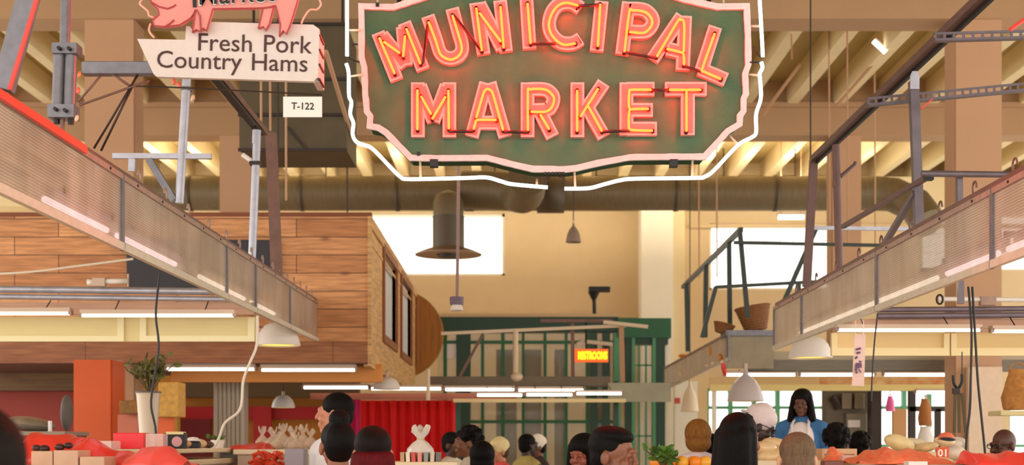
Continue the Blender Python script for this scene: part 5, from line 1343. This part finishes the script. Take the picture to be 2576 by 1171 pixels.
def counter(x0, x1, d0, d1, top, label):
    t = thing('market_counter', label, 'counter', ((x0 + x1) / 2, (d0 + d1) / 2, 0))
    MB().span((x0 + .05, d0 + .05, 0), (x1 - .05, d1 - .05, top - .36)).build('base', m_case, t)
    MB().span((x0 + .03, d0 + .03, top - .36), (x1 - .03, d1 - .03, top - .04)).build('display_section', M('display interior', (206, 176, 150), .4), t)
    MB().span((x0, d0, top - .04), (x1, d1, top)).build('top', m_top, t, bevel=.008)
    MB().span((x0 + .04, d0 + .04, 0), (x1 - .04, d1 - .04, .1)).build('plinth', m_dark, t)
    return t


counter(-3.6, -2.12, 6.1, 11.3, 1.5, 'long left market counter covered with red sheets and boxes')
ris = thing('counter_riser', 'cream raised shelf along the back of the left counter', 'shelf', (-2.9, 8.9, 1.5))
MB().span((-3.5, 7.5, 1.545), (-2.14, 11.2, 1.575)).build('shelf_board', m_top, ris, bevel=.006)
mb = MB()
for x in (-3.45, -2.18):
    for y in (7.6, 11.1): mb.span((x - .02, y - .02, 1.5), (x + .02, y + .02, 1.545))
mb.build('support', m_case, ris)
counter(-2.1, -1.42, 10.7, 12.4, 1.565, 'short left counter carrying tied bread bags')
counter(2.15, 3.75, 6.2, 10.0, 1.49, 'long right market counter with red netting')
counter(.62, 1.12, 7.3, 8.0, 1.36, 'tall fruit stand in the aisle behind the black haired woman')
counter(-.74, -.32, 8.3, 8.8, 1.5, 'narrow stand carrying a white plastic bag')
counter(1.42, 2.1, 9.05, 9.75, 1.5, 'bread stand behind the grey haired man')
pf = struct(MB().span((2.2, 11.9, 0), (4.4, 13.0, .4)), 'floor_platform', m_case)


def drape(pts, depth, d, base, label, mat=m_red, amp=.02, name='plastic_sheet', seed=0, cat='sheet'):
    """sheet lying over goods: crest line in px, falling towards and away from the viewer"""
    rnd = random.Random(seed); nx, ny = 60, 14; vs, fs_ = [], []; xs = [p[0] for p in pts]; ys = [p[1] for p in pts]
    ph = [rnd.uniform(0, 6.28) for _ in range(6)]
    for j in range(ny + 1):
        v = -1 + 2 * j / ny
        for i in range(nx + 1):
            px = xs[0] + (xs[-1] - xs[0]) * i / nx; py = float(np.interp(px, xs, ys)); crest = Z(py, d)
            zz = base + (crest - base) * max(0, 1 - abs(v) ** 2.2)
            x = X(px, d); y = d + v * depth
            wv = amp * (math.sin(x * 23 + ph[0] + v * 3) + .6 * math.sin(x * 51 + ph[1] - v * 5) + .5 * math.sin(x * 9 + y * 17 + ph[2]))
            vs.append((x, y + wv * .7, max(zz + wv * (.5 if abs(v) < .9 else .1), base + .004)))
    for j in range(ny):
        for i in range(nx): k = j * (nx + 1) + i; fs_.append((k, k + 1, k + nx + 2, k + nx + 1))
    mb = MB(); mb.add(vs, fs_); o = solo(mb, name, mat, label, cat, smooth='all'); o.modifiers.new('s', 'SOLIDIFY').thickness = .003
    return o


drape([(52, 1140), (80, 1094), (110, 1090), (165, 1092), (205, 1108), (235, 1128), (262, 1150)], .22, 7.2, 1.5, 'red plastic sheet heaped at the near end of the left counter', seed=1)
drape([(195, 1118), (225, 1108), (260, 1116), (300, 1138), (330, 1144), (345, 1150)], .16, 7.0, 1.5, 'lower red plastic sheet beside the red heap on the left counter', seed=2)
drape([(330, 1160), (360, 1128), (400, 1126), (440, 1138), (480, 1165)], .18, 6.8, 1.5, 'pink red sheet fallen over the cream shelf edge', M('pink red sheet', (240, 92, 84), .35, alpha=.9), seed=3)
drape([(566, 1140), (585, 1124), (620, 1118), (670, 1119), (695, 1132)], .14, 10.95, 1.565, 'flat red sheet in front of the tied bread bags', seed=4)
m_net = M('orange red netting', (240, 92, 62), .5, noise=(30, .3), rgb2=(246, 140, 90))
drape([(2140, 1165), (2180, 1142), (2225, 1128), (2260, 1130), (2300, 1136), (2340, 1150), (2375, 1164)], .25, 8.2, 1.49, 'orange red netting heaped on the right counter', m_net, seed=5)
drape([(2075, 1160), (2085, 1130), (2100, 1128), (2120, 1146), (2135, 1160)], .1, 9.0, 1.49, 'small orange red netting left of the wooden crate', m_net, seed=6)
drape([(2412, 1175), (2425, 1140), (2470, 1143), (2520, 1141), (2600, 1136), (2640, 1140)], .25, 7.8, 1.49, 'bright red sheet over goods at the right edge', M('bright red sheet', (244, 66, 58), .35), seed=7)


def bx(px0, px1, py0, py1, d, dep, mat, label, cat='box', name='box', bevel=.004, group=None):
    return solo(MB().span((X(px0, d), d, Z(py1, d)), (X(px1, d), d + dep, Z(py0, d))), name, mat, label, cat, group, bevel=bevel)


def onto(px0, px1, py0, z, d, dep, mat, label, cat='box', name='box', bevel=.004):
    return solo(MB().span((X(px0, d), d, z), (X(px1, d), d + dep, Z(py0, d))), name, mat, label, cat, bevel=bevel)


onto(285, 362, 1090, 1.575, 8.6, .14, M('red box', (236, 30, 40), .35), 'bright red box on the cream shelf below the vase')
onto(366, 410, 1092, 1.575, 8.4, .12, M('clear tub', (240, 200, 190), .15, alpha=.55), 'clear plastic tub right of the red box', 'tub', 'clear_tub')
t = thing('framed_picture', 'black framed picture with a pink round print on the left counter', 'picture', (X(440, 9), 9, 1.575))
MB().span((X(413, 9), 9, 1.575), (X(466, 9), 9.06, Z(1090, 9))).build('frame', m_black, t, bevel=.003)
MB().lathe([(.001, 0), (S(13, 9), 0), (S(13, 9), .004)], (X(445, 9), 8.997, Z(1112, 9)), 20, 'y').build('print', M('pink print', (206, 152, 152), .5), t)
MB().span((X(418, 9), 8.99, Z(1094, 9)), (X(462, 9), 9.07, Z(1087, 9))).build('top_strip', m_cream, t)
t = thing('dome_scale', 'white topped dark dish right of the black framed picture', 'scale', (X(486, 10.0), 10.0, 1.575))
MB().lathe([(S(18, 10.0), 0), (S(20, 10.0), .03), (S(16, 10.0), .05), (.005, .055)], (X(486, 10.0), 10.0, 1.575), 20).build('dish', m_black, t, True)
MB().lathe([(S(19, 10.0), .052), (S(12, 10.0), .075), (.005, .08)], (X(486, 10.0), 10.0, 1.575), 20).build('lid', m_whitepl, t, True)
for i, (a, b, y) in enumerate(((78, 132, 1136), (134, 196, 1134), (200, 262, 1150))):
    onto(a, b, y, 1.5, 6.6, .2, M('tan carton', (206, 166, 136), .6, noise=(8, .15)), ['tan carton under the red sheet, nearest the dark haired head', 'tan carton in the middle below the red sheet', 'low tan carton under the lower red sheet'][i], 'box', 'carton')
for i, (px, py, r, c_) in enumerate(((92, 1128, 12, (60, 30, 24)), (112, 1130, 14, (48, 24, 22)), (150, 1126, 13, (70, 34, 28)), (172, 1122, 12, (54, 26, 22)))):
    solo(MB().ell(P(px, py, 6.75), (S(r, 6.75), S(r, 6.75), S(r * .7, 6.75)), 12, 8), 'dark_root', M('dark root %d' % i, c_, .5), ['dark root vegetable at the left end of the cartons', 'second dark root vegetable from the left on the cartons', 'third dark root vegetable from the left on the cartons', 'dark root vegetable at the right end of the cartons'][i], 'vegetable', 'dark roots on the cartons', smooth=True)
# foil, candle, coat at far left
solo(MB().ell(P(75, 1068, 12.35), (S(62, 12.35), .2, S(19, 12.35)), 20, 10, Matrix.Rotation(.12, 3, 'Y')), 'foil_wrap', M('crumpled foil', (176, 166, 150), .35, .5, noise=(8, .3), bump=(12, 1.0)), 'crumpled grey foil wrap in front of the dark red wall', 'foil', smooth=True)
t = thing('stall_shelf', 'grey back shelf holding the foil wrap at the left edge', 'shelf', (X(80, 12.3), 12.3, 0))
MB().span((X(-60, 12.3), 12.0, Z(1097, 12.3)), (X(190, 12.3), 12.7, Z(1087, 12.3))).build('board', M('shelf grey', (150, 130, 112), .5), t)
for px in (-50, 180): MB().span((X(px, 12.3), 12.1, 0), (X(px, 12.3) + .04, 12.6, Z(1097, 12.3))).build('leg', m_dark, t)
solo(MB().tube([P(126, 1088, 12.15), P(126, 1060, 12.15)], S(5, 12.15), 12), 'white_candle', m_whitepl, 'white candle stick in front of the foil wrap', 'candle', smooth=True)
solo(MB().ell(P(168, 1040, 12.8), (S(13, 12.8), .12, S(46, 12.8)), 14, 12), 'hanging_coat', M('grey cloth', (110, 102, 96), .8, noise=(6, .3), bump=(14, .8)), 'grey coat hanging left of the orange column', 'coat', smooth=True)
solo(MB().ell(P(182, 1113, 9.6), (S(13, 9.6), S(13, 9.6), S(16, 9.6)), 10, 8), 'lettuce', M('lettuce', (130, 150, 50), .6, noise=(20, .5)), 'small green lettuce by the foot of the orange column', 'lettuce', smooth=True)

for px, rx, rz, d, c_, l in ((452, 30, 12, 9.75, (214, 160, 104), 'tan wrapped loaf below the black framed picture'), (500, 20, 12, 10.35, (226, 186, 140), 'pale tan wrapped loaf right of the pink red sheet'), (524, 14, 9, 10.65, (84, 52, 50), 'dark purple aubergine by the far end of the left counter')):
    solo(MB().ell((X(px, d), d, 1.574 + S(rz, d)), (S(rx, d), .07, S(rz, d)), 18, 12), 'wrapped_loaf' if c_[0] > 100 else 'aubergine', M('left goods %d' % px, c_, .4, noise=(14, .2)), l, 'loaf' if c_[0] > 100 else 'vegetable', smooth=True)
onto(205, 280, 1110, 1.575, 8.3, .2, M('clear clamshell', (244, 220, 210), .12, alpha=.5), 'clear plastic clamshell left of the bright red box', 'tub', 'clear_tub')
onto(2120, 2150, 1146, 1.49, 8.8, .12, M('clear tub', (240, 200, 190), .15, alpha=.55), 'clear plastic tub right of the small orange red netting', 'tub', 'clear_tub')

# plants
def leafy(name, label, px, py, d, n, spread, lsize, mat, pot=None, stems=None, up=.6, seed=3):
    rnd = random.Random(seed); base = P(px, py, d); t = thing(name, label, 'plant', base)
    if stems is None: stems = n
    mb = MB(); ms = MB()
    for i in range(stems):
        a = rnd.uniform(0, 6.28); r = spread * rnd.uniform(.25, 1); tip = base + Vector((math.cos(a) * r, math.sin(a) * r * .5, spread * up * rnd.uniform(.7, 1.5)))
        mid = base.lerp(tip, .5) + Vector((0, 0, spread * .12)); ln = smoothline([base, mid, tip], 4); ms.tube(ln, lsize * .07, 5)
        for q in range(max(1, n // stems)):
            p = ln[rnd.randint(len(ln) // 2, len(ln) - 1)]; dr = Vector((rnd.uniform(-1, 1), rnd.uniform(-1, 1), rnd.uniform(-.3, 1))).normalized(); sd = dr.cross(Vector((rnd.uniform(-1, 1), rnd.uniform(-1, 1), .3))).normalized(); L_ = lsize * rnd.uniform(.7, 1.3)
            nn = dr.cross(sd) * L_ * .08
            mb.add([p, p + dr * L_ * .35 + sd * L_ * .24 + nn, p + dr * L_ * .75 + sd * L_ * .18 + nn, p + dr * L_, p + dr * L_ * .75 - sd * L_ * .18 + nn, p + dr * L_ * .35 - sd * L_ * .24 + nn, p + dr * L_ * .5], [(0, 1, 6), (1, 2, 6), (2, 3, 6), (3, 4, 6), (4, 5, 6), (5, 0, 6)])
    mb.build('leaves', mat, t); ms.build('stems', M('stem brown', (86, 70, 40), .7), t, True)
    return t


m_leaf = M('olive leaf', (104, 104, 44), .55, noise=(14, .4)); m_leafg = M('green leaf', (88, 128, 44), .5, noise=(14, .4))
dv = 11.0
leafy('branch_bouquet', 'spray of olive green leafy branches in the tall metal vase', 378, 994, dv, 120, S(66, dv), S(22, dv), m_leaf, stems=22, up=1.0)
t = thing('metal_vase', 'tall pale metal vase holding leafy branches', 'vase', (X(373, dv), dv, 1.575))
zb_ = 1.575
hv = Z(990, dv) - zb_
MB().lathe([(.005, 0), (S(20, dv), 0), (S(29, dv), hv * .96), (S(31, dv), hv), (S(27, dv), hv * .97), (S(19, dv), .02), (.005, .02)], (X(373, dv), dv, zb_), 28).build('vessel', M('pewter', (206, 190, 172), .35, .4), t, True)
MB().lathe([(S(31.5, dv), 0), (S(32.5, dv), .008), (S(31, dv), .014)], P(373, 990, dv), 28).build('rim', m_steel, t, True)
leafy('potted_herb', 'small green herb in a white pot on the left counter', 546, 1112, 10.9, 40, S(26, 10.9), S(12, 10.9), m_leafg, stems=14, up=.4, seed=5)
solo(MB().lathe([(.005, 0), (S(14, 10.9), 0), (S(18, 10.9), Z(1108, 10.9) - 1.575), (S(15, 10.9), Z(1110, 10.9) - 1.575), (.005, Z(1112, 10.9) - 1.575)], (X(548, 10.9), 10.9, 1.5745), 20), 'white_pot', m_whitepl, 'white flower pot under the small green herb', 'pot', smooth=True)
# posters and baskets behind the vase
solo(MB().span((X(296, 13.6), 13.6, .8), (X(347, 13.6), 13.64, Z(1044, 13.6))), 'salmon_board', M('salmon panel', (214, 122, 96), .6), 'salmon pink panel left of the metal vase', 'board')
solo(MB().span((X(394, 13.6), 13.6, .8), (X(437, 13.6), 13.64, Z(1052, 13.6))), 'orange_board', M('bright orange panel', (242, 112, 58), .6), 'bright orange panel right of the metal vase', 'panel')
onto(300, 366, 1008, Z(1042, 13.4), 13.4, .3, M('wicker dark', (168, 116, 56), .7, noise=(30, .4), bump=(60, .7)), 'brown wicker hamper on the panel left of the vase', 'hamper', 'wicker_hamper', .01)
onto(398, 449, 962, Z(1050, 13.4), 13.4, .3, M('wicker yellow', (232, 176, 86), .7, noise=(24, .3), bump=(50, .7)), 'yellow wicker hamper right of the leafy branches', 'hamper', 'wicker_hamper', .01)
# white papers, chili tray, grey bin
onto(552, 606, 1140, 1.5, 11.05, .12, M('white paper', (238, 230, 214), .6), 'white carton at the far end of the left counter', 'box', 'carton')
rnd = random.Random(4)
t = thing('produce_tray', 'tray heaped with red chilli peppers before the bread bags', 'tray', (X(662, 10.3), 10.35, 1.4))
MB().span((X(632, 10.3), 10.25, 1.3), (X(694, 10.3), 10.6, 1.44)).build('tray', m_case, t)
mb = MB()
for px in (640, 686): mb.span((X(px, 10.3), 10.3, 0), (X(px, 10.3) + .03, 10.5, 1.3))
mb.build('support', m_dark, t)
for i in range(42):
    px = rnd.uniform(634, 692); z = 1.445 + rnd.uniform(0, .09); y = 10.3 + rnd.uniform(0, .25); x = X(px, 10.3); a = rnd.uniform(0, 3.1)
    q = [Vector((x - .045 * math.cos(a), y - .045 * math.sin(a), z)), Vector((x, y, z + .015)), Vector((x + .04 * math.cos(a), y + .04 * math.sin(a), z - .005))]
    solo(MB().tube(q, [.013, .013, .003], 8), 'chilli_pepper', M('chilli red', (226, 70, 40), .3), 'red chilli pepper in the tray before the bread bags', 'pepper', 'chilli peppers in the tray', smooth=True)
onto(716, 764, 1130, 1.42, 9.6, .2, M('grey crate', (160, 148, 156), .5), 'grey crate left of the man in the white shirt', 'crate', 'plastic_crate')
t = thing('crate_stand', 'stand under the grey crate left of the white shirt', 'stand', (X(740, 9.6), 9.7, 0)); MB().span((X(714, 9.6), 9.58, 1.36), (X(766, 9.6), 9.84, 1.42)).build('top', m_case, t)
for px in (718, 756): MB().span((X(px, 9.6), 9.62, 0), (X(px, 9.6) + .03, 9.8, 1.36)).build('leg', m_dark, t)


def tied_bag(px, py1, py0, wpx, d, mat, label, group, seed, bread=True):
    rnd = random.Random(seed); h = S(py1 - py0, d); R = S(wpx / 2, d); c = P(px, py1, d); t = thing('bread_bag' if bread else 'plastic_bag', label, 'bag', c, group)
    prof = [(.01, 0), (R * .8, .002), (R, h * .18), (R * .92, h * .38), (R * .55, h * .56), (R * .2, h * .66), (R * .24, h * .7), (R * .5, h * .84), (R * .62, h * .98), (R * .45, h)]
    mb = MB(); n = 26; vs, fs_ = [], []; ph = rnd.uniform(0, 6)
    for j, (r, z) in enumerate(prof):
        for k in range(n):
            a = 2 * math.pi * k / n; w_ = 1 + .13 * math.sin(4 * a + ph + z * 30) * (j / 9) + .06 * math.sin(9 * a + j)
            vs.append(c + Vector((math.cos(a) * r * w_, math.sin(a) * r * w_, z + (.12 * h * math.sin(3 * a + ph) if j > 7 else 0))))
    for i in range(len(prof) - 1):
        for k in range(n): fs_.append((i * n + k, i * n + (k + 1) % n, (i + 1) * n + (k + 1) % n, (i + 1) * n + k))
    mb.add(vs, fs_); mb.build('bag', mat, t, True)
    MB().lathe([(R * .24, h * .645), (R * .3, h * .665), (R * .24, h * .685)], c, 14).build('tie', M('tie', (216, 190, 150), .5), t, True)
    if bread:
        MB().ell(c + Vector((0, 0, h * .24)), (R * .84, R * .84, h * .23), 16, 10).build('loaf', m_bread, t, True)
    return t


base_py = lambda d, z: H0 - (z - CAMZ) * F / d
for i, (px, py0, w_, d) in enumerate(((660, 1078, 34, 11.6), (686, 1080, 40, 11.2), (712, 1072, 38, 11.7), (736, 1078, 40, 11.3), (762, 1074, 36, 11.8), (782, 1084, 34, 11.2), (698, 1090, 36, 10.95), (742, 1092, 38, 10.9))):
    tied_bag(px, base_py(d, 1.565), py0, w_, d, m_bag, ['leftmost tied bread bag, beside the red panel', 'second tied bread bag from the left, under the lamp', 'tall tied bread bag in the middle of the heap', 'wide tied bread bag right of the tall one', 'tied bread bag below the far lamp tube end', 'rightmost tied bread bag beside the white shirt', 'small tied bread bag at the front left of the heap', 'small tied bread bag at the front right of the heap'][i], 'tied bread bags', i)
tied_bag(1058, base_py(8.5, 1.5), 1078, 72, 8.5, M('white plastic film', (238, 226, 214), .25, noise=(16, .15), alpha=.92), 'large white plastic bag knotted in front of the red curtain', None, 11, False)
for i, (a, c_) in enumerate(((1006, (190, 150, 110)), (1020, (236, 216, 190)), (1034, (206, 80, 70)), (1050, (226, 140, 120)), (1066, (150, 150, 140)), (1082, (210, 190, 170)), (1096, (110, 104, 96)))):
    d = 8.32; x = X(a, d)
    solo(MB().box((x + .012, d + .1, 1.5 + .028), (.024, .16, .056), Matrix.Rotation(random.uniform(-.06, .06), 3, 'Y')), 'magazine', M('cover %d' % i, c_, .5), ['tan spine at the left end of the row below the white bag', 'cream spine next to the tan one', 'red spine in the row below the white bag', 'salmon spine right of the red one', 'grey green spine in the row below the white bag', 'beige spine near the right end of the row', 'dark grey spine at the right end of the row'][i], 'book', 'row of spines below the white bag')
# aisle fruit stand
leafy('leafy_greens', 'bunch of green leafy vegetables beside the ginger blonde person', 1668, 1178, 7.45, 130, S(40, 7.45), S(26, 7.45), m_leafg, stems=30, up=.8, seed=8)
rnd = random.Random(12); i = 0
FR = ['orange in the heap on the tall fruit stand', 'yellow mango in the heap on the tall fruit stand', 'peach in the heap on the tall fruit stand']
FC = [(240, 140, 30), (236, 176, 50), (240, 150, 110)]
for lay in range(3):
    for row in range(4 - lay):
        for col in range(7 - lay):
            r = .036; x = .70 + .065 * col + lay * .032 + rnd.uniform(-.006, .006); y = 7.42 + row * .07 + lay * .03; z = 1.36 + r + lay * .055; kd = rnd.choice((0, 0, 1, 2))
            solo(MB().ell((x, y, z), (r, r, r * .95), 14, 10), 'orange' if kd == 0 else ('mango' if kd == 1 else 'peach'), M('fruit %d' % kd, FC[kd], .4, noise=(12, .15)), FR[kd], 'fruit', 'heap of fruit on the tall stand', smooth=True)
# bread stand right
for i, (px, py, d, rx, rz) in enumerate(((1925, 1128, 9.3, 30, 18), (1950, 1118, 9.5, 34, 16), (1935, 1150, 9.25, 28, 18), (1962, 1142, 9.3, 28, 16), (1905, 1150, 9.4, 20, 18))):
    solo(MB().ell(P(px, py, d), (S(rx, d), .09, S(rz, d)), 16, 10, Matrix.Rotation(random.uniform(-.3, .3), 3, 'Y')), 'wrapped_loaf', M('wrapped loaf', (242, 208, 158), .3, noise=(10, .25)), ['pale wrapped loaf behind the long haired woman, upper left', 'topmost pale wrapped loaf left of the grey haired man', 'lower pale wrapped loaf in the middle of the heap', 'pale wrapped loaf touching the grey haired head', 'pale wrapped loaf nearest the long haired woman'][i], 'loaf', 'wrapped loaves left of the grey haired man', smooth=True)
# right counter goods
t = thing('wooden_crate', 'pale wooden crate on the right counter below the bushy hair', 'crate', (X(2110, 9.3), 9.3, 1.49))
m_cr = M('crate wood', (226, 182, 140), .6, noise=(5, .15), stretch=(1, 1, 8))
for y in (9.2, 9.5):
    for za, zb2 in ((1.49, 1.53), (1.54, Z(1130, 9.2))): MB().span((X(2068, 9.2), y, za), (X(2152, 9.2), y + .015, zb2)).build('slat', m_cr, t)
for x in (X(2068, 9.2), X(2150, 9.2)): MB().span((x, 9.2, 1.49), (x + .015, 9.515, Z(1130, 9.2))).build('end_board', m_cr, t)
for i, (px, py, d, rx, rz, c_) in enumerate(((2262, 1116, 9.2, 40, 20, (240, 216, 160)), (2300, 1116, 9.4, 36, 13, (240, 224, 190)), (2330, 1126, 9.3, 30, 12, (244, 214, 160)), (2376, 1112, 9.4, 26, 14, (246, 222, 186)), (2404, 1118, 9.5, 26, 18, (240, 226, 214)), (2400, 1140, 9.1, 30, 18, (244, 226, 210)))):
    solo(MB().ell(P(px, py, d), (S(rx, d), .1, S(rz, d)), 16, 10, Matrix.Rotation([.35, .1, -.2, .1, -.15, .05][i], 3, 'Y')), 'wrapped_bundle', M('bundle %d' % i, c_, .45, noise=(12, .2), bump=(20, .4)), ['slanting cream bundle behind the orange red netting', 'pale bundle right of the slanting one', 'cream bundle left of the red number card', 'bundle under the orange and black cap', 'pale bundle right of the orange and black cap', 'white bundle below and right of the number card'][i], 'bundle', 'cream bundles on the right counter', smooth=True)
solo(MB().span((X(2225, 9.3), 9.08, 1.49), (X(2372, 9.3), 9.55, 1.553)), 'display_block', m_top, 'low cream block under the cream bundles on the right counter', 'block', bevel=.006)
t = thing('baseball_cap', 'orange and dark blue cap lying on the cream bundles', 'cap', P(2380, 1112, 9.1))
MB().lathe([(S(20, 9.1), 0), (S(19, 9.1), S(9, 9.1)), (S(13, 9.1), S(17, 9.1)), (.003, S(20, 9.1))], P(2380, 1108, 9.1), 20).build('crown', M('cap orange', (226, 112, 78), .7), t, True)
MB().ell(P(2384, 1106, 9.02), (S(20, 9), .05, S(5, 9)), 16, 8, Matrix.Rotation(.1, 3, 'Y')).build('brim', M('cap navy', (46, 54, 66), .6), t, True)
t = thing('number_card', 'orange red card with white digits 01 on the right counter', 'card', P(2371, 1152, 8.9))
MB().span((X(2356, 8.9), 8.9, Z(1152, 8.9)), (X(2387, 8.9), 8.91, Z(1126, 8.9))).build('card', M('card orange', (222, 84, 30), .5), t)
text_mb('01', P(2359, 1149, 8.9), P(2381, 1149, 8.9), S(18, 8.9), .002, bold=.03).build('digits', m_whitepl, t)
for px, py, c_, l in ((2098, 1166, (120, 60, 40), 'dark small tray on the right counter left of the netting'), (2310, 1168, (244, 236, 226), 'white tray in front of the orange red netting')):
    onto(px - 24, px + 24, py - 6, 1.49, 7.4, .1, M('tray %d' % px, c_, .4), l, 'tray', 'goods_tray')


# ------------------------------------------------------------------ one mesh per separate piece for small repeated parts
SPLIT = {'standoff', 'clip', 'lead_wire', 'tube_link', 'collar', 'clamp_collar', 'bolt', 'truss_rod', 'stay_rod', 'hanging_rod', 'hanger_rod', 'unlit_neon_tube', 'hook', 'support', 'strap',
         'jamb', 'mullion', 'frame', 'hanger', 'batten', 'electrode_cap', 'end_socket', 'screw', 'string', 'white_sleeve', 'outline_tube', 'junction_box', 'slat', 'end_board', 'bracket', 'apron_strap', 'window_frame', 'neon_tube', 'inner_door', 'pig_outline'}
for o in list(C.objects):
    nm = o.name.split('.')[0]
    if o.type != 'MESH' or nm not in SPLIT or o.parent is None: continue
    if nm == 'window_frame' and o.parent.get('kind') == 'structure' or nm in ('window_frame', 'pig_outline'): continue
    me = o.data; n = len(me.vertices); par = list(range(n))
    def find(a):
        while par[a] != a: par[a] = par[par[a]]; a = par[a]
        return a
    for e in me.edges:
        a, b = find(e.vertices[0]), find(e.vertices[1])
        if a != b: par[a] = b
    roots = {}
    for i in range(n): roots.setdefault(find(i), []).append(i)
    if len(roots) < 2: continue
    polys = {}
    for p in me.polygons: polys.setdefault(find(p.vertices[0]), []).append((tuple(p.vertices), p.use_smooth))
    mat = me.materials[0]
    for r, idx in roots.items():
        mp = {v: i for i, v in enumerate(idx)}; nmsh = bpy.data.meshes.new(nm)
        nmsh.from_pydata([me.vertices[i].co[:] for i in idx], [], [tuple(mp[v] for v in f) for f, _ in polys.get(r, [])]); nmsh.update()
        nmsh.polygons.foreach_set('use_smooth', [sm for _, sm in polys.get(r, [])]); nmsh.materials.append(mat)
        c = bpy.data.objects.new(nm, nmsh); C.objects.link(c); c.parent = o.parent
        if 'label' in o: c['label'] = o['label']
        for ch in o.children: ch.parent = c
    bpy.data.objects.remove(o)
